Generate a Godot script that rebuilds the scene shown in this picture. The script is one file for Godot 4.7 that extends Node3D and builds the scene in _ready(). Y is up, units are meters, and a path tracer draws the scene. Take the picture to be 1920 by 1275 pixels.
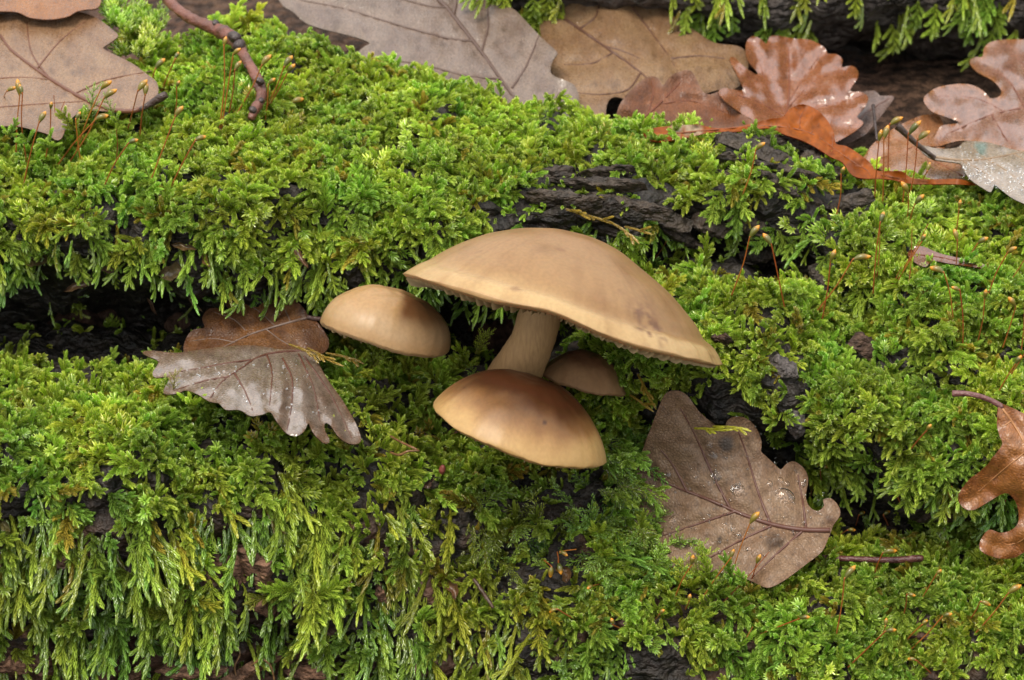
extends Node3D
# A close view of brown mushrooms on a mossy fallen log. Real size, metres: the picture is about 20 cm wide.

const TILT := 0.4887          # the camera looks down by 28 degrees
const DIST := 0.62            # camera to the mushrooms
const PXM := 0.00010417       # one photograph pixel at that distance
const HALF := 0.10710         # half the frame's height over the distance

var R := Vector3(1, 0, 0)
var U := Vector3(0, cos(TILT), -sin(TILT))
var T := Vector3(0, sin(TILT), cos(TILT))   # towards the camera
var rng := RandomNumberGenerator.new()
var noise := FastNoiseLite.new()
var fine := FastNoiseLite.new()
var taken := {}
var mats := {}

# ---------------------------------------------------------------- helpers
func at(px: float, py: float, d: float) -> Vector3:
	# the point d metres nearer than the mushrooms' distance that the photograph shows at px, py
	var k := (DIST - d) / DIST
	return R * ((px - 960.0) * PXM * k) + U * ((637.5 - py) * PXM * k) + T * d

func nz(p: Vector3) -> float:
	return noise.get_noise_3dv(p * 20.0)

func fz(p: Vector3) -> float:
	return fine.get_noise_3dv(p * 20.0)

func seen_at(p: Vector3) -> Vector3:
	var d := p.dot(T)
	var k := (DIST - d) / DIST
	return Vector3(960.0 + p.dot(R) / (PXM * k), 637.5 - p.dot(U) / (PXM * k), d)

func lin(r: float, g: float, b: float) -> Color:
	return Color(r, g, b)

func numbered(called: String) -> String:
	taken[called] = taken.get(called, -1) + 1
	return called if taken[called] == 0 else "%s_%03d" % [called, taken[called]]

func tag(o: Node, label: String, category := "", group := "", kind := "") -> Node:
	if label:
		o.set_meta("label", label)
	if category: o.set_meta("category", category)
	if group: o.set_meta("group", group)
	if kind: o.set_meta("kind", kind)
	return o

func thing(called: String, label: String, category: String, where: Vector3, group := "") -> Node3D:
	var o := Node3D.new()
	o.name = numbered(called)
	o.position = where
	add_child(o)
	tag(o, label, category, group)
	return o

class MB:
	var v := PackedVector3Array()
	var n := PackedVector3Array()
	var c := PackedColorArray()
	var uv := PackedVector2Array()
	var i := PackedInt32Array()

	func vert(p: Vector3, nn: Vector3, col: Color, t := Vector2.ZERO) -> int:
		v.append(p); n.append(nn); c.append(col); uv.append(t)
		return v.size() - 1

	func tri(a: int, b: int, d: int) -> void:
		# wound so that the front agrees with the normals given
		var g := (v[b] - v[a]).cross(v[d] - v[a])
		if g.dot(n[a] + n[b] + n[d]) > 0.0:
			i.append(a); i.append(d); i.append(b)
		else:
			i.append(a); i.append(b); i.append(d)

	func grid(p: Array, col: Array, t: Array, wrap: bool, outward: float) -> void:
		# rows of points; smooth normals; outward +1 or -1 picks the side
		var base := v.size()
		var rows := p.size()
		var cols: int = p[0].size()
		var acc := PackedVector3Array()
		acc.resize(rows * cols)
		var idx := PackedInt32Array()
		var last := cols if wrap else cols - 1
		for a in rows - 1:
			for b in last:
				var b2 := (b + 1) % cols
				var q := [a * cols + b, a * cols + b2, (a + 1) * cols + b2, (a + 1) * cols + b]
				var P := [p[a][b], p[a][b2], p[a + 1][b2], p[a + 1][b]]
				var g: Vector3 = ((P[2] - P[0]) as Vector3).cross(P[3] - P[1]) * outward
				for k in 4: acc[q[k]] += g
				for k in ([0, 1, 2, 0, 2, 3] if outward < 0.0 else [0, 2, 1, 0, 3, 2]): idx.append(base + q[k])
		for a in rows:
			for b in cols:
				v.append(p[a][b]); n.append(acc[a * cols + b].normalized() if acc[a * cols + b].length() > 0.0 else Vector3.UP)
				c.append(col[a][b]); uv.append(t[a][b] if t else Vector2(float(b) / cols, float(a) / rows))
		i.append_array(idx)

	func tube(pts: Array, rad: Array, sides: int, cols: Array, wob := 0.0) -> void:
		var rows := []
		var cc := []
		var tt := []
		var ref := Vector3(0.31, 0.2, 0.93)
		for a in pts.size():
			var dir: Vector3 = (pts[mini(a + 1, pts.size() - 1)] - pts[maxi(a - 1, 0)]).normalized()
			var s := dir.cross(ref).normalized()
			var u := s.cross(dir)
			ref = u.cross(s).normalized() * -1.0 if false else ref
			var row := PackedVector3Array()
			var cr := PackedColorArray()
			var tr := PackedVector2Array()
			for k in sides:
				var an := TAU * k / sides
				var w := 1.0 + wob * sin(k * 2.7 + a * 1.9) * cos(k * 1.3 - a * 0.7)
				row.append(pts[a] + (s * cos(an) + u * sin(an)) * rad[a] * w)
				cr.append(cols[a] if cols.size() > 1 else cols[0])
				tr.append(Vector2(float(k) / sides, a * 0.2))
			rows.append(row); cc.append(cr); tt.append(tr)
		for e in [0, pts.size() - 1]:   # round the ends off
			var row := PackedVector3Array()
			for k in sides: row.append(pts[e])
			if e == 0:
				rows.push_front(row); cc.push_front(cc[0]); tt.push_front(tt[0])
			else:
				rows.append(row); cc.append(cc[-1]); tt.append(tt[-1])
		# which way the rows turn
		var mid := rows.size() / 2
		var g: Vector3 = (rows[mid][1] - rows[mid - 1][0]).cross(rows[mid][0] - rows[mid - 1][1])
		var o: Vector3 = (rows[mid][0] + rows[mid][1]) * 0.5 - pts[clampi(mid - 1, 0, pts.size() - 1)]
		grid(rows, cc, tt, true, -1.0 if g.dot(o) > 0.0 else 1.0)

	func ball(at_: Vector3, r: float, col: Color, sq := Vector3.ONE, turn := Basis()) -> void:
		var rows := []
		var cc := []
		for a in 7:
			var la := -PI / 2 + PI * a / 6.0
			var row := PackedVector3Array()
			var cr := PackedColorArray()
			for b in 10:
				var lo := TAU * b / 10.0
				row.append(at_ + turn * (Vector3(cos(la) * cos(lo), sin(la), cos(la) * sin(lo)) * sq * r))
				cr.append(col)
			rows.append(row); cc.append(cr)
		grid(rows, cc, [], true, 1.0)

	func mesh(off := Vector3.ZERO) -> ArrayMesh:
		var w := v
		if off != Vector3.ZERO:
			w = PackedVector3Array()
			w.resize(v.size())
			for k in v.size(): w[k] = v[k] - off
		var a := []
		a.resize(Mesh.ARRAY_MAX)
		a[Mesh.ARRAY_VERTEX] = w; a[Mesh.ARRAY_NORMAL] = n; a[Mesh.ARRAY_COLOR] = c; a[Mesh.ARRAY_TEX_UV] = uv; a[Mesh.ARRAY_INDEX] = i
		var m := ArrayMesh.new()
		m.add_surface_from_arrays(Mesh.PRIMITIVE_TRIANGLES, a)
		return m

func put(b: MB, called: String, m: Material, parent: Node3D) -> MeshInstance3D:
	var o := MeshInstance3D.new()
	o.name = called
	var at0 := Vector3.ZERO
	var up: Node = parent
	while up is Node3D and up != self:
		at0 += (up as Node3D).position
		up = up.get_parent()
	o.mesh = b.mesh(at0)
	o.material_override = null
	o.mesh.surface_set_material(0, m)
	parent.add_child(o, true)
	return o

func spline(p: Array, step: float, closed: bool) -> PackedVector2Array:
	# a Catmull-Rom curve through points, sampled every step
	var out := PackedVector2Array()
	var n := p.size()
	for k in (n if closed else n - 1):
		var p0: Vector2 = p[(k - 1 + n) % n] if closed else p[maxi(k - 1, 0)]
		var p1: Vector2 = p[k]
		var p2: Vector2 = p[(k + 1) % n]
		var p3: Vector2 = p[(k + 2) % n] if closed else p[mini(k + 2, n - 1)]
		var m := maxi(1, int(round(p1.distance_to(p2) / step)))
		for j in m:
			out.append(p1.cubic_interpolate(p2, p0, p3, float(j) / m))
	if not closed: out.append(p[-1])
	return out

func pts(flat: Array) -> Array:
	var out := []
	for k in flat.size() / 2: out.append(Vector2(flat[2 * k], flat[2 * k + 1]))
	return out

# a thin plate bent through given depths: least bending, as a leaf bends
class Plate:
	var p := []
	var w := []
	func _init(ctrl: Array) -> void:
		var n := ctrl.size()
		var m := []
		for a in n:
			var row := []
			for b in n:
				row.append(ker(Vector2(ctrl[a][0], ctrl[a][1]).distance_to(Vector2(ctrl[b][0], ctrl[b][1]))) + (0.02 if a == b else 0.0))
			row.append_array([1.0, ctrl[a][0] / 100.0, ctrl[a][1] / 100.0, ctrl[a][2]])
			m.append(row)
		for k in 3:
			var row := []
			for b in n: row.append([1.0, ctrl[b][0] / 100.0, ctrl[b][1] / 100.0][k])
			row.append_array([0.0, 0.0, 0.0, 0.0])
			m.append(row)
		var s := n + 3
		for a in s:
			var best := a
			for b in range(a, s):
				if absf(m[b][a]) > absf(m[best][a]): best = b
			var tmp = m[a]; m[a] = m[best]; m[best] = tmp
			for b in s:
				if b != a:
					var f: float = m[b][a] / m[a][a]
					if f != 0.0:
						for k in range(a, s + 1): m[b][k] -= f * m[a][k]
		for a in s: w.append(m[a][s] / m[a][a])
		for c in ctrl: p.append(Vector2(c[0], c[1]))
	func ker(r: float) -> float:
		var q := r / 100.0
		return q * q * log(q + 1e-6)
	func d(x: float, y: float) -> float:
		var n := p.size()
		var s: float = w[n] + w[n + 1] * x / 100.0 + w[n + 2] * y / 100.0
		for k in n: s += w[k] * ker(Vector2(x, y).distance_to(p[k]))
		return s * 0.01

# ---------------------------------------------------------------- materials
func noise_tex(freq: float, kind: int, ramp: Array, size := 256, octaves := 4, normal := false, seed_ := 1) -> NoiseTexture2D:
	var f := FastNoiseLite.new()
	f.seed = seed_
	f.frequency = freq
	f.fractal_octaves = octaves
	if kind == 1:
		f.noise_type = FastNoiseLite.TYPE_CELLULAR
		f.cellular_return_type = FastNoiseLite.RETURN_DISTANCE2_SUB
		f.fractal_type = FastNoiseLite.FRACTAL_NONE
	else:
		f.noise_type = FastNoiseLite.TYPE_SIMPLEX_SMOOTH
	var t := NoiseTexture2D.new()
	t.width = size; t.height = size; t.seamless = true; t.noise = f
	t.as_normal_map = normal
	if ramp:
		var g := Gradient.new()
		g.offsets = PackedFloat32Array(ramp[0])
		g.colors = PackedColorArray(ramp[1])
		t.color_ramp = g
	return t

func basic(rough: float, spec := 0.5, share := 1.0) -> StandardMaterial3D:
	var m := StandardMaterial3D.new()
	m.albedo_color = Color(share, share, share).linear_to_srgb()
	m.vertex_color_use_as_albedo = true
	m.roughness = rough
	m.metallic_specular = spec
	return m

func make_materials() -> void:
	var grey := func(a: float) -> Color: return Color(a, a, a)
	var grain := noise_tex(0.03, 0, [[0.25, 0.5, 0.75], [grey.call(0.84), grey.call(0.94), grey.call(1.0)]], 512, 5, false, 4)
	var speck := noise_tex(0.02, 0, [[0.3, 0.55, 0.8], [grey.call(0.55), grey.call(0.9), grey.call(1.0)]], 512, 6, false, 9)
	var wet := noise_tex(0.012, 0, [[0.3, 0.5, 0.7], [grey.call(0.4), grey.call(0.75), grey.call(1.0)]], 512, 5, false, 21)
	var net := noise_tex(0.04, 1, [[0.0, 0.10, 0.3], [grey.call(0.74), grey.call(0.93), grey.call(1.0)]], 512, 1, false, 5)
	var cells := noise_tex(0.04, 1, [], 512, 1, false, 5)
	var rough_n := noise_tex(0.02, 0, [], 512, 6, false, 7)
	# moss: thin wet leaves, light comes through them
	var m := basic(0.24, 0.55)
	m.backlight_enabled = true
	m.backlight = Color(0.62, 0.8, 0.3)
	m.clearcoat_enabled = true
	m.clearcoat = 0.7
	m.clearcoat_roughness = 0.16
	mats.moss = m
	m = basic(0.45)
	m.backlight_enabled = true
	m.backlight = Color(0.4, 0.4, 0.2)
	mats.old_moss = m
	# bark
	m = basic(0.6, 0.4, 0.66)
	m.albedo_texture = speck
	m.uv1_triplanar = true
	m.uv1_world_triplanar = true
	m.uv1_scale = Vector3(28, 40, 40)
	m.heightmap_enabled = true
	m.heightmap_texture = rough_n
	m.heightmap_scale = 0.2
	mats.bark = m
	m = basic(0.75, 0.35, 0.66)
	m.albedo_texture = speck
	m.uv1_triplanar = true
	m.uv1_world_triplanar = true
	m.uv1_scale = Vector3(40, 75, 75)
	m.heightmap_enabled = true
	m.heightmap_texture = rough_n
	m.heightmap_scale = 0.12
	mats.wood = m
	# dead leaves, from dull to wet
	for k in 3:
		m = basic([0.72, 0.5, 0.34][k], [0.40, 0.46, 0.62][k], 0.5)
		m.roughness_texture = wet
		m.roughness_texture_channel = BaseMaterial3D.TEXTURE_CHANNEL_RED
		m.albedo_texture = grain
		m.uv1_triplanar = true
		m.uv1_scale = Vector3(85, 85, 85)
		m.heightmap_enabled = true
		m.heightmap_texture = cells
		m.heightmap_scale = [0.016, 0.014, 0.008][k]
		if k > 0:
			m.clearcoat_enabled = true
			m.clearcoat = [0.0, 0.2, 0.55][k]
			m.clearcoat_roughness = [0.0, 0.3, 0.18][k]
		m.detail_enabled = true
		m.detail_blend_mode = BaseMaterial3D.BLEND_MODE_MUL
		m.detail_albedo = net
		m.backlight_enabled = true
		m.backlight = Color(0.3, 0.2, 0.12)
		mats["leaf%d" % k] = m
	m = basic(0.45, 0.42)
	m.backlight_enabled = true
	m.backlight = Color(1.0, 0.5, 0.2)
	m.albedo_texture = grain
	m.uv1_triplanar = true
	m.uv1_scale = Vector3(45, 45, 45)
	mats.thin_leaf = m
	mats.vein = basic(0.42, 0.45, 0.6)
	mats.twig = basic(0.36, 0.45, 0.66)
	mats.twig.heightmap_enabled = true
	mats.twig.heightmap_texture = rough_n
	mats.twig.heightmap_scale = 0.03
	mats.twig.uv1_triplanar = true
	mats.twig.uv1_scale = Vector3(90, 90, 90)
	# mushroom flesh
	m = basic(0.44, 0.33, 0.66)
	m.clearcoat_enabled = true
	m.clearcoat = 0.16
	m.clearcoat_roughness = 0.3
	m.albedo_texture = noise_tex(0.05, 0, [[0.2, 0.5, 0.8], [grey.call(0.92), grey.call(0.965), grey.call(1.0)]], 512, 5, false, 12)
	m.uv1_triplanar = true
	m.uv1_scale = Vector3(40, 40, 40)
	m.heightmap_enabled = true
	m.heightmap_texture = rough_n
	m.heightmap_scale = 0.002
	m.subsurf_scatter_enabled = true
	m.subsurf_scatter_strength = 0.06
	mats.cap = m
	m = basic(0.6, 0.35, 0.72)
	m.backlight_enabled = true
	m.backlight = Color(0.5, 0.4, 0.25)
	mats.gill = m
	m = basic(0.6, 0.35, 0.75)
	m.albedo_texture = noise_tex(0.04, 0, [[0.2, 0.5, 0.8], [grey.call(0.88), grey.call(0.95), grey.call(1.0)]], 256, 5, false, 15)
	m.uv1_triplanar = true
	m.uv1_scale = Vector3(160, 28, 160)
	m.heightmap_enabled = true
	m.heightmap_texture = rough_n
	m.heightmap_scale = 0.007
	mats.stipe = m
	mats.seta = basic(0.3, 0.5)
	mats.capsule = basic(0.28, 0.5)
	mats.speck = basic(0.8, 0.3)
	m = StandardMaterial3D.new()
	m.albedo_color = Color(1, 1, 1, 0.0)
	m.roughness = 0.0
	m.refraction_enabled = true
	m.refraction_scale = 0.033
	mats.water = m
	m = basic(0.9, 0.3)
	m.albedo_texture = speck
	m.uv1_triplanar = true
	m.uv1_world_triplanar = true
	m.uv1_scale = Vector3(20, 20, 20)
	m.heightmap_enabled = true
	m.heightmap_texture = rough_n
	m.heightmap_scale = 0.3
	mats.soil = m

# ---------------------------------------------------------------- the log
# every row is one line along the log: height in the photograph and depth in cm at nine places along it
const STATION := [-150.0, 150.0, 450.0, 700.0, 950.0, 1090.0, 1200.0, 1450.0, 1700.0, 2050.0]
const ROWS := [
	[220, -4.2, 230, -4.2, 80, -6.0, 150, -5.2, 225, -4.6, 240, -4.5, 270, -4.4, 285, -4.4, 365, -4.0, 395, -3.8],
	[320, -2.2, 310, -2.2, 220, -3.4, 260, -3.0, 290, -2.8, 300, -2.9, 310, -3.0, 320, -3.0, 410, -2.6, 430, -2.5],
	[410, -0.6, 400, -0.4, 350, -0.8, 370, -1.0, 380, -1.2, 380, -1.5, 380, -1.7, 380, -2.0, 500, -1.2, 500, -1.2],
	[470, -0.5, 460, -0.3, 450, -0.5, 460, -0.9, 460, -1.4, 445, -1.7, 430, -2.0, 425, -2.2, 560, -0.4, 560, -0.4],
	[520, -1.4, 515, -1.2, 530, -1.0, 540, -1.5, 540, -2.2, 515, -2.6, 480, -2.9, 470, -3.1, 620, -0.1, 620, -0.1],
	[585, -4.4, 590, -4.6, 600, -4.2, 600, -4.2, 610, -4.6, 575, -4.4, 515, -3.2, 510, -3.3, 680, 0.2, 680, 0.2],
	[680, -2.8, 680, -2.8, 670, -2.4, 670, -3.2, 700, -3.8, 640, -3.4, 550, -1.8, 540, -1.7, 740, 0.5, 740, 0.5],
	[728, -0.5, 728, -0.5, 735, -0.6, 730, -1.6, 760, -2.1, 700, -1.5, 620, -0.6, 610, -0.4, 800, 0.8, 800, 0.8],
	[785, 0.9, 785, 0.9, 795, 0.7, 800, -0.6, 830, -1.5, 760, -1.2, 690, -0.2, 690, 0.3, 860, 0.8, 860, 0.9],
	[865, 2.0, 865, 2.0, 870, 1.6, 880, 0.2, 900, -0.8, 830, -1.2, 770, -0.8, 770, 0.3, 910, 0.2, 910, 0.4],
	[920, 2.3, 920, 2.4, 940, 1.8, 950, 0.7, 960, -0.1, 910, -0.3, 850, -1.4, 840, -1.4, 950, -1.1, 960, -0.8],
	[1010, 2.0, 1010, 2.1, 1020, 1.6, 1030, 0.8, 1030, 0.2, 990, 0.5, 930, -1.2, 930, -2.1, 1000, -1.8, 1010, -1.5],
	[1100, 1.4, 1100, 1.5, 1110, 1.1, 1110, 0.6, 1100, 0.4, 1080, 0.7, 1040, -0.2, 1040, -1.1, 1060, -0.8, 1060, -0.6],
	[1200, 0.6, 1200, 0.7, 1200, 0.5, 1200, 0.2, 1180, 0.4, 1160, 0.7, 1130, 0.6, 1120, 0.4, 1120, 0.4, 1120, 0.4],
	[1330, -0.3, 1330, -0.2, 1330, -0.3, 1330, -0.5, 1300, 0.1, 1270, 0.5, 1240, 0.9, 1230, 1.1, 1220, 1.1, 1220, 1.1],
	[1450, -1.2, 1450, -1.1, 1450, -1.2, 1450, -1.3, 1420, -0.5, 1390, 0.0, 1360, 0.5, 1350, 0.6, 1340, 0.6, 1340, 0.6]]
const NU := 300
const NV := 300
var surf := []                # rows of world points
var surf_n := []
var hit_d := PackedFloat32Array()
var hit_v := PackedInt32Array()
const CELL := 8.0
const HX := 340               # cells from px -400
const HY := 240               # cells from py -300

func row_point(r: int, s: int) -> Vector3:
	s = clampi(s, 0, STATION.size() - 1)
	var k := clampi(r, 2, ROWS.size() + 1) - 2
	var p := at(STATION[s], ROWS[k][2 * s], ROWS[k][2 * s + 1] * 0.01)
	if r == 1: p += Vector3(0, -0.010, -0.012)
	if r == 0: p += Vector3(0, -0.045, -0.020)
	if r == ROWS.size() + 2: p += Vector3(0, -0.03, -0.008)
	if r == ROWS.size() + 3: p += Vector3(0, -0.09, -0.03)
	return p

func build_surface() -> void:
	var nr := ROWS.size() + 4
	var rows := []
	for s in STATION.size():
		var line := PackedVector3Array()
		for j in NV:
			var t := float(j) / (NV - 1) * (nr - 1)
			var a := mini(int(t), nr - 2)
			line.append(row_point(a, s).cubic_interpolate(row_point(a + 1, s), row_point(maxi(a - 1, 0), s), row_point(mini(a + 2, nr - 1), s), t - a))
		rows.append(line)
	var x0 := STATION[0]
	var x1 := STATION[-1]
	hit_d.resize(HX * HY); hit_d.fill(-9.0)
	hit_v.resize(HX * HY); hit_v.fill(-1)
	for j in NV:
		var line := PackedVector3Array()
		for i in NU:
			var px := lerpf(-560.0, 2480.0, float(i) / (NU - 1))
			var q := clampf(px, x0, x1)
			var s := 0
			while s < STATION.size() - 2 and STATION[s + 1] < q: s += 1
			var t: float = (q - STATION[s]) / (STATION[s + 1] - STATION[s])
			var p: Vector3 = rows[s][j].cubic_interpolate(rows[s + 1][j], rows[maxi(s - 1, 0)][j], rows[mini(s + 2, STATION.size() - 1)][j], t)
			p.x = (px - 960.0) * PXM * (DIST - p.dot(T)) / DIST
			line.append(p)
		surf.append(line)
	# lumps, then bark ridges along the log
	var nn := surface_normals()
	for j in NV:
		for i in NU:
			var p: Vector3 = surf[j][i]
			var k := nz(p * 42.0) * 0.0048 + nz(p * 110.0 + Vector3(9, 0, 0)) * 0.0034
			var q := Vector3(p.x * 0.45 + p.y * 0.2, p.y, p.z)
			k += (0.5 - absf(fz(q * 260.0))) * 0.0013 + fz(p * 700.0) * 0.0004
			surf[j][i] = p + nn[j][i] * k
	surf_n = surface_normals()
	for j in NV:
		for i in NU:
			var s := seen_at(surf[j][i])
			var cx := int((s.x + 400.0) / CELL)
			var cy := int((s.y + 300.0) / CELL)
			for oy in range(-1, 2):
				for ox in range(-1, 2):
					var x := cx + ox
					var y := cy + oy
					if x >= 0 and x < HX and y >= 0 and y < HY and s.z > hit_d[y * HX + x] + (0.0 if ox == 0 and oy == 0 else 0.0015):
						hit_d[y * HX + x] = s.z
						hit_v[y * HX + x] = j * NU + i

func surface_normals() -> Array:
	var out := []
	for j in NV:
		var line := PackedVector3Array()
		for i in NU:
			var a: Vector3 = surf[j][mini(i + 1, NU - 1)] - surf[j][maxi(i - 1, 0)]
			var b: Vector3 = surf[mini(j + 1, NV - 1)][i] - surf[maxi(j - 1, 0)][i]
			line.append(b.cross(a).normalized())
		out.append(line)
	return out

func hit(px: float, py: float) -> float:
	var x := clampi(int((px + 400.0) / CELL), 0, HX - 1)
	var y := clampi(int((py + 300.0) / CELL), 0, HY - 1)
	var d := hit_d[y * HX + x]
	return d if d > -1.0 else -0.06

func hit_normal(px: float, py: float) -> Vector3:
	var x := clampi(int((px + 400.0) / CELL), 0, HX - 1)
	var y := clampi(int((py + 300.0) / CELL), 0, HY - 1)
	var k := hit_v[y * HX + x]
	return surf_n[k / NU][k % NU] if k >= 0 else Vector3.UP

var log_root: Node3D

func build_log() -> void:
	log_root = thing("fallen_log", "dark rotting log thickly overgrown with green moss, carrying the four mushrooms", "log", at(960, 900, 0))
	var b := MB.new()
	var cols := []
	var uvs := []
	for j in NV:
		var cr := PackedColorArray()
		var tr := PackedVector2Array()
		for i in NU:
			var p: Vector3 = surf[j][i]
			var s := seen_at(p)
			var k := 0.5 + 0.5 * fz(p * 300.0)
			var c := Color(0.022, 0.016, 0.011).lerp(Color(0.085, 0.064, 0.05), k * k)
			var red := clampf(nz(p * 60.0 + Vector3(4, 4, 4)) * 1.4 + 0.25 + smoothstep(1120.0, 1260.0, s.y) * 0.7 * (1.0 - smoothstep(600.0, 900.0, s.x)), 0.0, 1.0) * smoothstep(880.0, 1050.0, s.y)
			c = c.lerp(Color(0.30, 0.15, 0.085).lerp(Color(0.16, 0.075, 0.05), k), red * 0.85)
			cr.append(c)
			tr.append(Vector2(p.x, p.y) * 20.0)
		cols.append(cr); uvs.append(tr)
	b.grid(surf, cols, uvs, false, -1.0)
	put(b, "bark", mats.bark, log_root)

func plate(px: float, py: float, length: float, width: float, ang: float, thick: float, col: Color, mat: String, called: String, lift := 0.0, parent: Node3D = null) -> void:
	# a loose ridge of bark or wood lying on the surface; ang in degrees, clockwise in the picture
	var n := hit_normal(px, py)
	var dir := (R * cos(deg_to_rad(ang)) - U * sin(deg_to_rad(ang)))
	dir = (dir - n * dir.dot(n)).normalized()
	var side := n.cross(dir).normalized()
	if side.dot(U) < 0.0: side = -side
	var c := at(px, py, hit(px, py)) + n * lift
	var nu := 26
	var nv := 10
	var L := length * PXM
	var W := width * PXM
	var top := []
	var cols := []
	var off := Vector3(px, py, 3) * 0.37
	for a in nu + 1:
		var row := PackedVector3Array()
		var cr := PackedColorArray()
		var t := float(a) / nu * 2.0 - 1.0
		for k in nv + 3:
			var s := clampf((float(k) - 1.0) / nv, 0.0, 1.0) * 2.0 - 1.0
			var q := Vector3(t * L * 0.5, s * W * 0.5, 0)
			var w := (1.0 - pow(absf(t), 3.0)) * (0.75 + 0.5 * noise.get_noise_3dv(Vector3(t * 2.2, 0, 0) * 20.0 + off))
			w = maxf(w, 0.04)
			var ridge := 0.6 + 0.55 * (0.5 - absf(fz(Vector3(t * L * 120.0, s * W * 420.0, 0) + off)) * 1.6) + 0.35 * nz(Vector3(t * L * 420.0, s * W * 300.0, 5) + off)
			var h := thick * ridge * (1.0 - pow(absf(s), 4.0) * 0.5) * (1.0 - pow(absf(t), 6.0) * 0.7)
			if k == 0 or k == nv + 2: h = -thick * 1.2
			var jag := noise.get_noise_3dv(Vector3(s * 14.0, t * 3.0, 2) + off) * 0.12
			row.append(c + dir * ((t + jag * absf(t)) * L * 0.5) + side * (s * w * W * 0.5 + noise.get_noise_3dv(Vector3(t * 40.0, 3, 1) + off) * W * 0.12) + n * h)
			var f := clampf(0.5 + 0.9 * fz(Vector3(t * L * 300.0, s * W * 700.0, 1) + off), 0.0, 1.0)
			cr.append(Color(col.r * (0.55 + 0.75 * f), col.g * (0.55 + 0.75 * f), col.b * (0.55 + 0.75 * f)))
		top.append(row); cols.append(cr)
	var b := MB.new()
	var g: Vector3 = (top[10][6] - top[9][5]).cross(top[10][5] - top[9][6])
	b.grid(top, cols, [], false, -1.0 if g.dot(n) > 0.0 else 1.0)
	put(b, called, mats[mat], parent if parent else log_root)

# ---------------------------------------------------------------- moss
func moss_leaf(b: MB, p: Vector3, dir: Vector3, up: Vector3, l: float, w: float, curl: float, col: Color, tip: Color) -> void:
	var s := dir.cross(up).normalized()
	up = s.cross(dir).normalized()
	var v0 := b.vert(p, up, col)
	var v1 := b.vert(p + dir * l * 0.38 - s * w * 0.5 + up * l * 0.10, (up + s * 0.7).normalized(), col)
	var v2 := b.vert(p + dir * l * 0.38 + s * w * 0.5 + up * l * 0.10, (up - s * 0.7).normalized(), col)
	var v3 := b.vert(p + dir * l * 0.46, up, col.lerp(tip, 0.4))
	var v4 := b.vert(p + dir * l + up * l * curl, (up - dir * 0.3).normalized(), tip)
	b.tri(v0, v1, v3); b.tri(v0, v3, v2); b.tri(v1, v4, v3); b.tri(v3, v4, v2)

func moss_axis(b: MB, p0: Vector3, dir: Vector3, up: Vector3, length: float, droop: float, ll: float, lw: float, spread: float, spacing: float, curl: float, age0: float, whorl: int) -> Array:
	# a stem clad in leaves; returns places along it for branches
	var pts_ := []
	var n := maxi(4, int(length / 0.0006))
	var p := p0
	var d := dir
	for k in n + 1:
		pts_.append([p, d])
		d = (d - up * droop / n + Vector3(rng.randf_range(-1, 1), rng.randf_range(-1, 1), rng.randf_range(-1, 1)) * 0.05).normalized()
		p += d * length / n
	var line := []
	var rad := []
	var cc := []
	for k in pts_.size():
		line.append(pts_[k][0]); rad.append(0.00013 * (1.15 - float(k) / n))
		cc.append(Color(0.16, 0.14, 0.03).lerp(Color(0.22, 0.30, 0.04), float(k) / n))
	b.tube(line, rad, 4, cc)
	var count := int(length / spacing)
	var phase := rng.randf() * TAU
	for k in count:
		var t := (k + 0.5) / count
		var f := t * n
		var a := mini(int(f), n - 1)
		var q: Vector3 = pts_[a][0].lerp(pts_[a + 1][0], f - a)
		var dd: Vector3 = pts_[a][1]
		var s := dd.cross(up).normalized()
		var u := s.cross(dd).normalized()
		for wv in whorl:
			phase += 2.399963 + rng.randf_range(-0.25, 0.25)
			var out := s * cos(phase) + u * sin(phase)
			var close := lerpf(1.0, 0.35, smoothstep(0.8, 1.0, t))
			var an := spread * close * rng.randf_range(0.75, 1.25)
			var ld := (dd * cos(an) + out * sin(an)).normalized()
			var size := ll * lerpf(0.8, 1.0, minf(t * 4.0, 1.0)) * lerpf(1.0, 0.7, smoothstep(0.85, 1.0, t)) * rng.randf_range(0.8, 1.15)
			var fresh := clampf(age0 + (1.0 - age0) * t + rng.randf_range(-0.15, 0.15), 0.0, 1.0)
			var col := Color(0.14, 0.145, 0.012).lerp(Color(0.345, 0.46, 0.035), fresh)
			var tip := Color(0.26, 0.28, 0.03).lerp(Color(0.72, 0.83, 0.17), fresh)
			moss_leaf(b, q + out * 0.0001, ld, (out * cos(an) - dd * sin(an)).normalized(), size, lw * size / ll, -curl * rng.randf_range(0.5, 1.5), col, tip)
	return pts_

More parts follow.
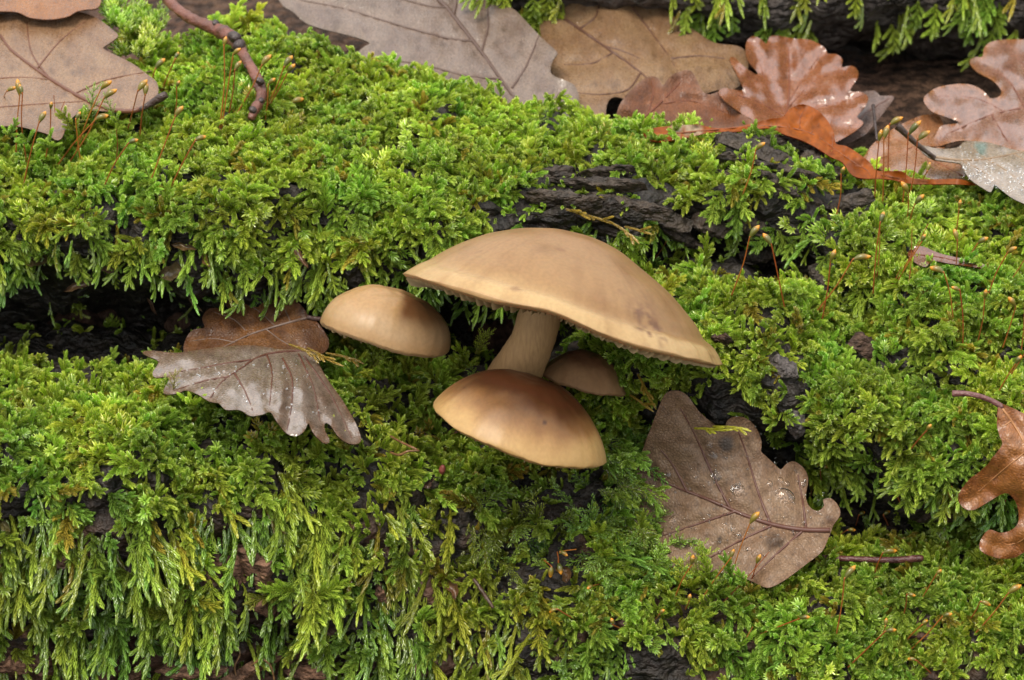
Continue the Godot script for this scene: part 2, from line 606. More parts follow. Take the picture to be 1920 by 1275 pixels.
func make_shoot(kind: int) -> ArrayMesh:
	# 0 feathery shoot, 1 short curly tuft, 2 hanging scaly strand, 3 pointed star, 4 thin wispy shoot
	var b := MB.new()
	var Y := Vector3.UP
	var Z := Vector3.BACK
	if kind == 0:
		var L := rng.randf_range(0.0065, 0.0095)
		var st := moss_axis(b, Vector3.ZERO, Y, Z, L, 0.7, 0.00090, 0.00032, 0.88, 0.000135, 0.36, 0.2, 3)
		var nb := rng.randi_range(6, 9)
		for k in nb:
			var t := 0.12 + 0.75 * k / nb
			var o = st[int(t * (st.size() - 1))]
			var sd := 1.0 if k % 2 == 0 else -1.0
			var dir: Vector3 = (o[1] * 0.75 + Vector3(sd, 0, 0) * rng.randf_range(0.4, 0.95) + Z * rng.randf_range(-0.2, 0.95)).normalized()
			moss_axis(b, o[0], dir, Z, rng.randf_range(0.0018, 0.0034) * (1.15 - 0.5 * t), 0.9, 0.00084, 0.00030, 0.88, 0.000125, 0.40, 0.55, 3)
	elif kind == 1:
		for k in rng.randi_range(4, 6):
			var an := TAU * k / 5.0 + rng.randf() * 0.8
			var dir := (Y + Vector3(cos(an), 0, sin(an)) * rng.randf_range(0.3, 0.95)).normalized()
			moss_axis(b, Vector3(cos(an), 0, sin(an)) * 0.0004, dir, (Y * 0.6 + Z * 0.4).normalized(), rng.randf_range(0.0026, 0.0050), rng.randf_range(0.6, 2.2), 0.00090, 0.00033, 0.92, 0.00012, 0.46, 0.5, 3)
	elif kind == 2:
		var L := rng.randf_range(0.008, 0.0128)
		var st := moss_axis(b, Vector3.ZERO, Y, Z, L, rng.randf_range(0.2, 0.8), 0.00092, 0.00036, 0.58, 0.00014, 0.24, 0.25, 3)
		for k in rng.randi_range(1, 4):
			var t := rng.randf_range(0.15, 0.75)
			var o = st[int(t * (st.size() - 1))]
			var dir: Vector3 = (o[1] + Vector3(rng.randf_range(-1, 1), 0, rng.randf_range(0, 0.8)) * 0.8).normalized()
			moss_axis(b, o[0], dir, Z, rng.randf_range(0.002, 0.0045), 0.5, 0.00088, 0.00034, 0.62, 0.00014, 0.26, 0.45, 3)
	elif kind == 3:
		for k in 3:
			var o := Vector3(rng.randf_range(-1, 1), 0, rng.randf_range(-1, 1)) * 0.0014
			moss_axis(b, o, (Y + o * 200.0).normalized(), Z, rng.randf_range(0.0028, 0.0045), 0.1, 0.0017, 0.00052, 0.95, 0.00024, 0.12, 0.6, 2)
	else:
		var L := rng.randf_range(0.007, 0.011)
		var st := moss_axis(b, Vector3.ZERO, Y, Z, L, 0.8, 0.0009, 0.00034, 0.7, 0.00034, 0.1, 0.3, 2)
		for k in 7:
			var t := 0.1 + 0.8 * k / 7.0
			var o = st[int(t * (st.size() - 1))]
			var dir: Vector3 = (o[1] + Vector3(1.0 if k % 2 == 0 else -1.0, 0, rng.randf_range(-0.2, 0.3)) * 0.9).normalized()
			moss_axis(b, o[0], dir, Z, rng.randf_range(0.002, 0.0036), 0.5, 0.0008, 0.0003, 0.7, 0.00032, 0.1, 0.45, 2)
	return b.mesh()

# places where the log shows through: px, py, half width, half height, share of moss left
const BARE := [[1300, 765, 90, 55, 0.1], [1375, 775, 80, 55, 0.06], [1500, 265, 130, 22, 0.1], [1660, 330, 120, 18, 0.12], [1330, 250, 110, 16, 0.3], [1110, 368, 140, 56, 0.14], [1450, 288, 120, 44, 0.1], [1545, 385, 115, 40, 0.18], [1445, 490, 135, 58, 0.03], [1290, 440, 100, 46, 0.2], [1240, 500, 70, 60, 0.25], [1000, 400, 80, 40, 0.3],
	[1375, 410, 60, 30, 0.35], [1475, 700, 50, 48, 0.2], [1495, 800, 44, 52, 0.12], [1420, 790, 34, 50, 0.4], [1605, 680, 46, 30, 0.05], [1620, 950, 130, 70, 0.12], [1350, 900, 150, 120, 0.15],
	[960, 715, 130, 60, 0.08], [1090, 920, 120, 50, 0.25], [745, 790, 95, 85, 0.5], [1030, 1060, 75, 55, 0.25], [620, 910, 80, 50, 0.6], [470, 1065, 56, 62, 0.15], [390, 1258, 280, 48, 0.2], [60, 1225, 110, 60, 0.3],
	[200, 590, 300, 55, 0.05], [480, 620, 160, 60, 0.1], [1230, 1260, 140, 40, 0.3], [880, 1150, 40, 60, 0.5], [480, 800, 120, 40, 0.5], [1560, 640, 40, 40, 0.6], [190, 595, 380, 112, 0.05], [520, 830, 160, 50, 0.4], [730, 780, 90, 110, 0.35], [1060, 930, 140, 50, 0.3], [850, 1050, 200, 110, 0.6], [890, 630, 120, 90, 0.12], [1000, 640, 120, 70, 0.15], [520, 560, 80, 36, 0.25], [190, 500, 240, 24, 0.5], [1250, 420, 70, 20, 0.4], [1340, 330, 60, 22, 0.5]]

func cover(s: Vector3) -> float:
	var k := 1.0
	for e in BARE:
		var q := Vector2((s.x - e[0]) / e[2], (s.y - e[1]) / e[3]).length()
		k = minf(k, lerpf(e[4], 1.0, smoothstep(0.75, 1.3, q)))
	return k

var shoots := []              # [kind, mesh]
var beds := {}                # bed name -> shoot number -> list of [transform, colour]

func plant(bed: String, shoot: int, t: Transform3D, c: Color) -> void:
	if not beds.has(bed): beds[bed] = {}
	if not beds[bed].has(shoot): beds[bed][shoot] = []
	beds[bed][shoot].append([t, c])

func frame_for(dir: Vector3, up: Vector3) -> Basis:
	var y := dir.normalized()
	var x := y.cross(up)
	x = x.normalized() if x.length() > 0.05 else y.cross(Vector3(0.3, 0.1, 0.9)).normalized()
	return Basis(x, y, x.cross(y))

func pick(kind: int) -> int:
	var list := []
	for k in shoots.size():
		if shoots[k][0] == kind: list.append(k)
	return list[rng.randi() % list.size()]

func tint_at(p: Vector3, hang: float) -> Color:
	var a := nz(p * 55.0 + Vector3(31, 7, 2))
	var g := nz(p * 95.0 + Vector3(3, 77, 12))
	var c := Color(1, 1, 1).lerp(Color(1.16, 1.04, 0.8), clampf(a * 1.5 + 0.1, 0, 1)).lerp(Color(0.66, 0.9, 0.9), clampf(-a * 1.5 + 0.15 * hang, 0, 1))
	if g > 0.28: c = c.lerp(Color(1.05, 0.68, 0.5), clampf((g - 0.28) * 2.5, 0, 0.6))   # browned patches
	var k := rng.randf_range(0.72, 1.2) * (1.0 + 0.35 * nz(p * 38.0 + Vector3(5, 5, 80)))
	if rng.randf() < 0.035: c = c.lerp(Color(1.0, 0.5, 0.5), 0.75)   # a dead shoot
	c = c.lerp(Color(c.r * 0.42, c.g * 0.6, c.b * 0.7), clampf(hang * 0.9 - 0.1, 0, 0.75))   # the more a strand hangs, the darker and deeper its green
	return Color(c.r * k * rng.randf_range(0.92, 1.08), c.g * k, c.b * k)

func scatter_moss(count: int) -> void:
	# choose places by area
	var cum := PackedFloat32Array()
	var ids := PackedInt32Array()
	var total := 0.0
	for j in range(0, NV - 1):
		for i in range(0, NU - 1):
			var p: Vector3 = surf[j][i]
			var a: float = (surf[j][i + 1] - p).cross(surf[j + 1][i] - p).length()
			var s := seen_at(p)
			if s.y > 1420.0 or s.y < -120.0: continue
			var out := s.x < -60.0 or s.x > 1980.0 or s.y > 1310.0
			var k := cover(s)
			var n: Vector3 = surf_n[j][i]
			k *= lerpf(0.22, 1.0, smoothstep(-0.40, 0.08, nz(p * 75.0 + Vector3(60, 2, 9))))
			if n.y < -0.1: k *= 0.2          # little grows under the overhang
			if out: k *= 0.45
			total += a * k
			cum.append(total); ids.append(j * NU + i)
	for q in count:
		var r := rng.randf() * total
		var k := cum.bsearch(r)
		k = mini(k, ids.size() - 1)
		var j := ids[k] / NU
		var i := ids[k] % NU
		var p: Vector3 = surf[j][i] + (surf[j][i + 1] - surf[j][i]) * rng.randf() + (surf[j + 1][i] - surf[j][i]) * rng.randf()
		var n: Vector3 = surf_n[j][i]
		var s := seen_at(p)
		var thin := cover(s)
		p += n * (rng.randf_range(-0.0008, 0.0022) * minf(thin * 1.2, 1.0) - 0.0004)
		var down := (Vector3.DOWN - n * n.dot(Vector3.DOWN))
		down = down.normalized() if down.length() > 0.05 else Vector3.BACK
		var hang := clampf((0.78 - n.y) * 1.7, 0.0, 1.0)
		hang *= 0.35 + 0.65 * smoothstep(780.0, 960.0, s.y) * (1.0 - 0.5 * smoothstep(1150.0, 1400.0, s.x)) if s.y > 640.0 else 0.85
		var rd := Vector3(rng.randf_range(-1, 1), rng.randf_range(-1, 1), rng.randf_range(-1, 1))
		rd = (rd - n * rd.dot(n)).normalized()
		var dir: Vector3
		var kind: int
		var z := rng.randf()
		var long := 1.0
		if (hang > 0.5 or (hang > 0.15 and s.y > 880.0 and s.x < 1000.0)) and z < 0.82:
			var low := smoothstep(840.0, 930.0, s.y) * (1.0 - smoothstep(900.0, 1100.0, s.x))
			kind = 2 if z < 0.5 + 0.26 * low else 0
			long = 1.0 + 0.25 * low
			dir = down * (1.0 + 0.3 * low) + rd * lerpf(0.42, 0.26, low) + n * rng.randf_range(0.1, 0.5) * (1.0 - 0.5 * low)
		else:
			kind = 1 if z < 0.72 else 0
			if z > 0.965: kind = 3
			dir = (rd + down * hang * 0.8 + down * 0.25) * (0.75 if kind == 0 else 0.35) + n * (0.5 if kind == 0 else 1.0) + Vector3.UP * 0.15
		var wisp := Vector2((s.x - 1190.0) / 120.0, (s.y - 960.0) / 150.0).length() < 1.0 or Vector2((s.x - 1000.0) / 190.0, (s.y - 1000.0) / 90.0).length() < 0.8
		if wisp and rng.randf() < 0.4: kind = 4
		var size := rng.randf_range(0.5, 0.98)
		if thin < 0.35: size *= 0.75
		var t := Transform3D(frame_for(dir, n + Vector3(0, 0.2, 0)).scaled(Vector3.ONE * size * long), p)
		var bed := "upper" if j < NV * 0.37 else "lower"
		if bed == "lower":
			bed = "left" if s.x < 800.0 else "right"
			if s.x > 800.0 and s.y > 860.0: bed = "front"
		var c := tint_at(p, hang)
		if bed == "front" and s.x < 1080.0: c *= Color(0.88, 0.76, 0.7).lerp(Color.WHITE, rng.randf() * 0.7)   # front shoots tinted darker and browner, by random amounts
		if kind == 4: c = Color(c.r * 0.7, c.g * 0.85, c.b)
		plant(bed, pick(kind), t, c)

func wisps_over_leaf() -> void:
	# feathery shoots that reach over the left edge of the brown leaf
	for q in 60:
		var px := rng.randf_range(1120, 1196)
		var py := rng.randf_range(830, 1065)
		var p := at(px, py, rng.randf_range(-0.004, 0.009) + (0.003 if py > 1000 else 0.0))
		var dir := R * rng.randf_range(0.1, 1.0) + Vector3.DOWN * rng.randf_range(-0.3, 0.7) + T * rng.randf_range(0.1, 0.5)
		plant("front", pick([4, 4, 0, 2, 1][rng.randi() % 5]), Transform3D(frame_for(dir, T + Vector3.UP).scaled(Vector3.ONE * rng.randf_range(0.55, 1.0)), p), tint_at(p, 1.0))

func grow_beds() -> void:
	var said := {
		"upper": ["bright green moss mat covering the upper ridge of the log below the fallen leaves", "moss"],
		"left": ["yellow green moss cushion on the left ledge, strands hanging down the log's left face", "moss"],
		"right": ["bright curly moss on the log's right shoulder beside the large cap", "moss"],
		"front": ["dark and bright green moss tangle on the front of the log below the mushrooms", "moss"],
		"rear": ["green moss hanging from the rear log at the top right", "moss"]}
	for bed in beds:
		var root := Node3D.new()
		root.name = numbered("moss")
		tag(root, said[bed][0], said[bed][1], "", "stuff")
		add_child(root)
		for k in beds[bed]:
			var list: Array = beds[bed][k]
			var mm := MultiMesh.new()
			mm.transform_format = MultiMesh.TRANSFORM_3D
			mm.use_colors = true
			mm.mesh = shoots[k][1]
			mm.instance_count = list.size()
			for q in list.size():
				mm.set_instance_transform(q, list[q][0])
				mm.set_instance_color(q, list[q][1])
			var o := MultiMeshInstance3D.new()
			o.name = "shoots"
			o.multimesh = mm
			o.material_override = mats.moss
			o.set_meta("kind", "stuff")
			root.add_child(o, true)

# ---------------------------------------------------------------- dead leaves
func oak_leaf(label: String, outline: Array, ctrl: Array, midrib: Array, veins: Array, look: Dictionary) -> Node3D:
	var edge := spline(pts(outline), look.get("step", 6.0), true)
	var pl := Plate.new(ctrl)
	var mid := Vector2.ZERO
	for p in edge: mid += p / edge.size()
	var root := thing("oak_leaf", label, "leaf", at(mid.x, mid.y, pl.d(mid.x, mid.y)), look.get("group", ""))
	var lo := edge[0]
	var hi := edge[0]
	for p in edge:
		lo = lo.min(p); hi = hi.max(p)
	# vein lines in the picture's plane
	var lines := []
	if midrib: lines.append(spline(pts(midrib), 8.0, false))
	for v in veins: lines.append(spline(pts(v), 8.0, false))
	# points: the edge, then a jittered net inside it
	var p2 := PackedVector2Array(edge)
	var g: float = look.get("net", 9.0)
	var y := lo.y
	var odd := false
	while y < hi.y:
		var x := lo.x + (g * 0.5 if odd else 0.0)
		while x < hi.x:
			var q := Vector2(x + rng.randf_range(-1, 1) * g * 0.12, y + rng.randf_range(-1, 1) * g * 0.12)
			if Geometry2D.is_point_in_polygon(q, edge):
				var near := 1e9
				for e in edge: near = minf(near, e.distance_squared_to(q))
				if near > g * g * 0.3: p2.append(q)
			x += g
		y += g * 0.87
		odd = not odd
	var tris := Geometry2D.triangulate_delaunay(p2)
	var keep := PackedInt32Array()
	for k in tris.size() / 3:
		var c := (p2[tris[3 * k]] + p2[tris[3 * k + 1]] + p2[tris[3 * k + 2]]) / 3.0
		if Geometry2D.is_point_in_polygon(c, edge):
			for j in 3: keep.append(tris[3 * k + j])
	# the bent blade: puffed between the veins, its rim curled
	var off := Vector3(mid.x, mid.y, 0) * 0.01
	var ne := edge.size()
	var pos := PackedVector3Array()
	var bulge: float = look.get("bulge", 0.0006) * 1.5
	var wave: float = look.get("wave", 0.0005)
	var curl: float = look.get("curl", 0.0)
	var vd := PackedFloat32Array()
	for k in p2.size():
		var q := p2[k]
		var near := 1e9
		for l in lines:
			for m in range(0, l.size()): near = minf(near, l[m].distance_squared_to(q))
		near = sqrt(near)
		vd.append(near)
		var rim := 1e9
		if k < ne: rim = 0.0
		else:
			for e in edge: rim = minf(rim, e.distance_squared_to(q))
			rim = sqrt(rim)
		var d := pl.d(q.x, q.y)
		d += bulge * smoothstep(0.0, 20.0, near) + wave * noise.get_noise_3dv(Vector3(q.x, q.y, 0) * 0.55 + off) + curl * (1.0 - smoothstep(0.0, 22.0, rim)) * noise.get_noise_3dv(Vector3(q.x, q.y, 50) * 0.5 + off)
		d += 0.0003 * noise.get_noise_3dv(Vector3(q.x, q.y, 9) * 2.2)
		pos.append(at(q.x, q.y, d))
	var nor := PackedVector3Array()
	nor.resize(pos.size())
	for k in keep.size() / 3:
		var a := keep[3 * k]; var b_ := keep[3 * k + 1]; var c := keep[3 * k + 2]
		var f := (pos[b_] - pos[a]).cross(pos[c] - pos[a])
		if f.dot(T) < 0.0: f = -f
		nor[a] += f; nor[b_] += f; nor[c] += f
	var b := MB.new()
	var thick: float = look.get("thick", 0.00022)
	var c0: Color = look.color
	var c1: Color = look.get("color2", Color(c0.r * 0.7, c0.g * 0.65, c0.b * 0.6))
	var ce: Color = look.get("rim", Color(c0.r * 0.8, c0.g * 0.7, c0.b * 0.6))
	var cols := PackedColorArray()
	for k in p2.size():
		nor[k] = nor[k].normalized()
		var q := p2[k]
		var f := clampf(0.5 + 1.1 * noise.get_noise_3dv(Vector3(q.x, q.y, 3) * 0.35 + off) + 0.5 * fine.get_noise_3dv(Vector3(q.x, q.y, 8) * 2.5), 0, 1)
		var c := c0.lerp(c1, f)
		var rim := 0.0 if k < ne else 40.0
		if k >= ne:
			for e in range(0, ne, 2): rim = minf(rim, edge[e].distance_to(q))
		c = c.lerp(ce, (1.0 - smoothstep(0.0, 12.0, rim)) * 0.75)
		c = c.lerp(Color(c0.r * 0.45, c0.g * 0.4, c0.b * 0.38), clampf(fine.get_noise_3dv(Vector3(q.x, q.y, 20) * 1.3 + off) * 2.9 - 0.62, 0, 0.75))   # stains
		c = c.lerp(Color(c0.r * 1.15, c0.g * 1.1, c0.b * 1.05), (1.0 - smoothstep(0.0, 9.0, vd[k])) * 0.5)
		for sp in look.get("spots", []):
			c = c.lerp(sp[3], (1.0 - smoothstep(0.6, 1.25, q.distance_to(Vector2(sp[0], sp[1])) / sp[2] + 0.5 * fine.get_noise_3dv(Vector3(q.x, q.y, 0) * 3.0))))
		cols.append(c)
	for k in p2.size(): b.vert(pos[k], nor[k], cols[k], p2[k] / 100.0)
	for k in keep.size() / 3: b.tri(keep[3 * k], keep[3 * k + 1], keep[3 * k + 2])
	var n0 := b.v.size()
	var cb: Color = look.get("back", c1)
	for k in p2.size(): b.vert(pos[k] - nor[k] * thick, -nor[k], cb, p2[k] / 100.0)
	for k in keep.size() / 3: b.tri(n0 + keep[3 * k], n0 + keep[3 * k + 1], n0 + keep[3 * k + 2])
	# the rim's thickness
	for k in ne:
		var k2 := (k + 1) % ne
		var o := Vector3(R * (edge[k2].y - edge[k].y) + U * (edge[k2].x - edge[k].x)).normalized()
		if Geometry2D.is_point_in_polygon((edge[k] + edge[k2]) * 0.5 + Vector2(o.dot(R), -o.dot(U)) * 0.5, edge): o = -o
		var a := b.vert(pos[k], o, ce); var a2 := b.vert(pos[k2], o, ce)
		var z := b.vert(pos[k] - nor[k] * thick, o, ce); var z2 := b.vert(pos[k2] - nor[k2] * thick, o, ce)
		b.tri(a, a2, z); b.tri(a2, z2, z)
	put(b, "blade", mats[look.get("mat", "leaf1")], root)
	# veins stand proud of the blade
	var vc: Color = look.get("vein", Color(c0.r * 0.5, c0.g * 0.38, c0.b * 0.34))
	for l in lines.size():
		var line: PackedVector2Array = lines[l]
		var w: float = look.get("rib", 3.4) if l == 0 and midrib else look.get("vein_width", 1.7)
		var q := []
		var rad := []
		for k in line.size():
			var near := 0
			var best := 1e9
			for m in p2.size():
				var dd := p2[m].distance_squared_to(line[k])
				if dd < best:
					best = dd; near = m
			var dl := pl.d(line[k].x, line[k].y) + (pos[near].dot(T) - pl.d(p2[near].x, p2[near].y)) * 0.9
			var r := w * PXM * lerpf(1.0, 0.35, float(k) / line.size())
			if l == 0 and midrib and look.get("rib_reversed", false): r = w * PXM * lerpf(0.35, 1.0, float(k) / line.size())
			q.append(at(line[k].x, line[k].y, dl) + T * r * 0.25)
			rad.append(r)
		if q.size() < 2: continue
		var vb := MB.new()
		vb.tube(q, rad, 6, [vc])
		put(vb, "midrib" if l == 0 and midrib else "vein", mats.vein, root)
	if look.has("stalk"):
		var line: Array = look.stalk    # px, py, depth cm, radius px
		var q := []
		var rad := []
		for k in line.size():
			q.append(at(line[k][0], line[k][1], line[k][2] * 0.01)); rad.append(line[k][3] * PXM)
		var sb := MB.new()
		var sq := smooth3(q, rad, 5)
		sb.tube(sq[0], sq[1], 10, [look.get("stalk_color", Color(0.16, 0.07, 0.05))])
		put(sb, "petiole", mats.twig, root)
	return root

func smooth3(q: Array, rad: Array, m: int) -> Array:
	var a := []
	var r := []
	for k in q.size() - 1:
		for j in m:
			var t := float(j) / m
			a.append(q[k].cubic_interpolate(q[k + 1], q[maxi(k - 1, 0)], q[mini(k + 2, q.size() - 1)], t))
			r.append(lerpf(rad[k], rad[k + 1], t))
	a.append(q[-1]); r.append(rad[-1])
	return [a, r]

# ---------------------------------------------------------------- mushrooms
func mushroom_cap(root: Node3D, cx: float, cy: float, d: float, ang: float, elev: float, half_px: float, deep: float, tall_px: float, paint: Callable, shape: Dictionary) -> Array:
	var fi := deg_to_rad(ang)
	var ax := R * cos(fi) - U * sin(fi)
	var up := R * sin(fi) + U * cos(fi)
	var dep := T
	var e := deg_to_rad(elev)
	var up2 := up * cos(e) + dep * sin(e)
	var dep2 := dep * cos(e) - up * sin(e)
	var k := (DIST - d) / DIST
	var c := at(cx, cy, d)
	var rr := half_px * PXM * k
	var rd := rr * deep
	var h := tall_px * PXM * k
	var nth := 200
	var rows := []
	var cols := []
	var uvs := []
	var pw: float = shape.get("power", 2.2)
	var skew: float = shape.get("skew", 0.0)
	var lip: float = shape.get("lip", 0.0011)
	var hollow: float = shape.get("hollow", 0.35) * h
	var rim_at := func(th: float) -> float:
		return shape.get("wave", 0.0005) * (sin(th * 2.0 + shape.get("turn", 0.0)) + 0.6 * sin(th * 3.0 + 1.0) + 0.25 * sin(th * 7.0 + 2.0) + 0.55 * fine.get_noise_3dv(Vector3(cos(th), sin(th), cx) * 90.0)) + shape.get("raise", 0.0) * exp(-pow(angle_difference(th, shape.get("raise_at", PI / 2)) / shape.get("raise_width", 0.55), 2.0))
	var place := func(r: float, th: float, y: float) -> Vector3:
		var wob: float = 1.0 + 0.012 * sin(th * 3.0 + 0.6) + 0.008 * sin(th * 5.0 + 2.0) + 0.006 * fine.get_noise_3dv(Vector3(cos(th), sin(th), cx) * 110.0) * pow(r, 6.0)
		return c + ax * (rr * r * cos(th) * wob + skew * rr * (1.0 - r * r)) + dep2 * (rd * r * sin(th) * wob) + up2 * y
	var nr := 80
	for a in nr + 6:
		var row := PackedVector3Array()
		var cr := PackedColorArray()
		var tr := PackedVector2Array()
		for b in nth:
			var th := TAU * b / nth
			var rim: float = rim_at.call(th)
			var r: float
			var y: float
			if a <= nr:
				r = sin(PI / 2 * a / nr)
				r = lerpf(r, float(a) / nr, 0.35)
				y = h * pow(1.0 - pow(r, pw), shape.get("round", 1.0)) + rim * pow(r, 4.0)
				y += shape.get("dent", 0.0) * exp(-pow((r - 0.42) / 0.14, 2.0)) * (0.6 + 0.6 * sin(th + 0.5))
				var band: float = shape.get("band", 0.0) * (0.5 + 0.5 * clampf(sin(th + shape.get("band_turn", 0.35)) * 1.6, -1.0, 1.0))
				y -= band * exp(-pow((r - 0.86) / 0.035, 2.0))
				y += band * 0.7 * smoothstep(0.88, 0.95, r) * (1.0 - smoothstep(0.96, 1.0, r) * 0.5)
				y += noise.get_noise_3dv(Vector3(r * cos(th), r * sin(th), cx) * 26.0) * 0.0006
			else:
				var t := (a - nr) / 5.0
				r = 1.0 + 0.010 * sin(PI * t) - 0.055 * t
				y = rim - lip * t
			row.append(place.call(r, th, y))
			cr.append(paint.call(minf(r, 1.0), th, cos(th) * r, sin(th) * r))
			tr.append(Vector2(cos(th), sin(th)) * r)
		rows.append(row); cols.append(cr); uvs.append(tr)
	var b_ := MB.new()
	var g: Vector3 = (rows[30][1] - rows[29][0]).cross(rows[30][0] - rows[29][1])
	b_.grid(rows, cols, uvs, true, -1.0 if g.dot(up2) > 0.0 else 1.0)
	put(b_, "cap", mats.cap, root)
	# the underside
	var und := []
	var uc := []
	var flesh: Color = shape.get("gill_color", Color(0.50, 0.36, 0.18))
	for a in 14:
		var t := a / 13.0
		var row := PackedVector3Array()
		var cr := PackedColorArray()
		for b in nth:
			var th := TAU * b / nth
			var r := lerpf(0.945, 0.06, t)
			row.append(place.call(r, th, rim_at.call(th) * (1.0 - t) - lip * (1.0 - t) + hollow * (1.0 - pow(r / 0.945, 1.6))))
			cr.append(flesh)
		und.append(row); uc.append(cr)
	var ub := MB.new()
	g = (und[5][1] - und[4][0]).cross(und[5][0] - und[4][1])
	ub.grid(und, uc, [], true, -1.0 if g.dot(up2) < 0.0 else 1.0)
	# gills: thin wedges that hang below the flesh
	var ng: int = shape.get("gills", 120)
	for q in ng:
		var th := TAU * (q + 0.3 * sin(q * 5.1)) / ng
		var inner := 0.18 if q % 2 == 0 else (0.5 if q % 4 == 1 else 0.7)
		var last := []
		for a in 9:
			var t := a / 8.0
			var r := lerpf(0.968, inner, t)
			var y: float = rim_at.call(th) * (1.0 - t * 0.9) - lip * (1.0 - t) * 0.7 + hollow * (1.0 - pow(minf(r / 0.945, 1.0), 1.6))
			var deepness: float = shape.get("gill_depth", 0.0016) * minf(1.0, 0.35 + t * 4.0) * (1.0 - 0.6 * smoothstep(0.85, 1.0, t)) * (0.9 + 0.2 * sin(q * 3.3))
			var w := 0.00016
			var side := (ax * -sin(th) + dep2 * cos(th)) * w
			var p1: Vector3 = place.call(r, th, y + 0.0003)
			var now := [ub.vert(p1 - side, -side.normalized(), flesh), ub.vert(p1 - up2 * deepness, -side.normalized(), flesh), ub.vert(p1 + side, side.normalized(), flesh), ub.vert(p1 - up2 * deepness, side.normalized(), flesh)]
			if last:
				ub.tri(last[0], last[1], now[0]); ub.tri(last[1], now[1], now[0])
				ub.tri(last[2], last[3], now[2]); ub.tri(last[3], now[3], now[2])
			last = now
	put(ub, "gills", mats.gill, root)
	return [c, ax, up2, dep2, h, hollow]

func stipe(root: Node3D, line: Array, called: String, c_top: Color, c_low: Color) -> void:
	var q := []
	var rad := []
	for l in line:
		q.append(l[0]); rad.append(l[1])
	var s := smooth3(q, rad, 8)
	var cc := []
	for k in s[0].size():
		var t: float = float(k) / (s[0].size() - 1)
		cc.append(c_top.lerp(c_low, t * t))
	var b := MB.new()
	b.tube(s[0], s[1], 28, cc, 0.02)
	put(b, called, mats.stipe, root)

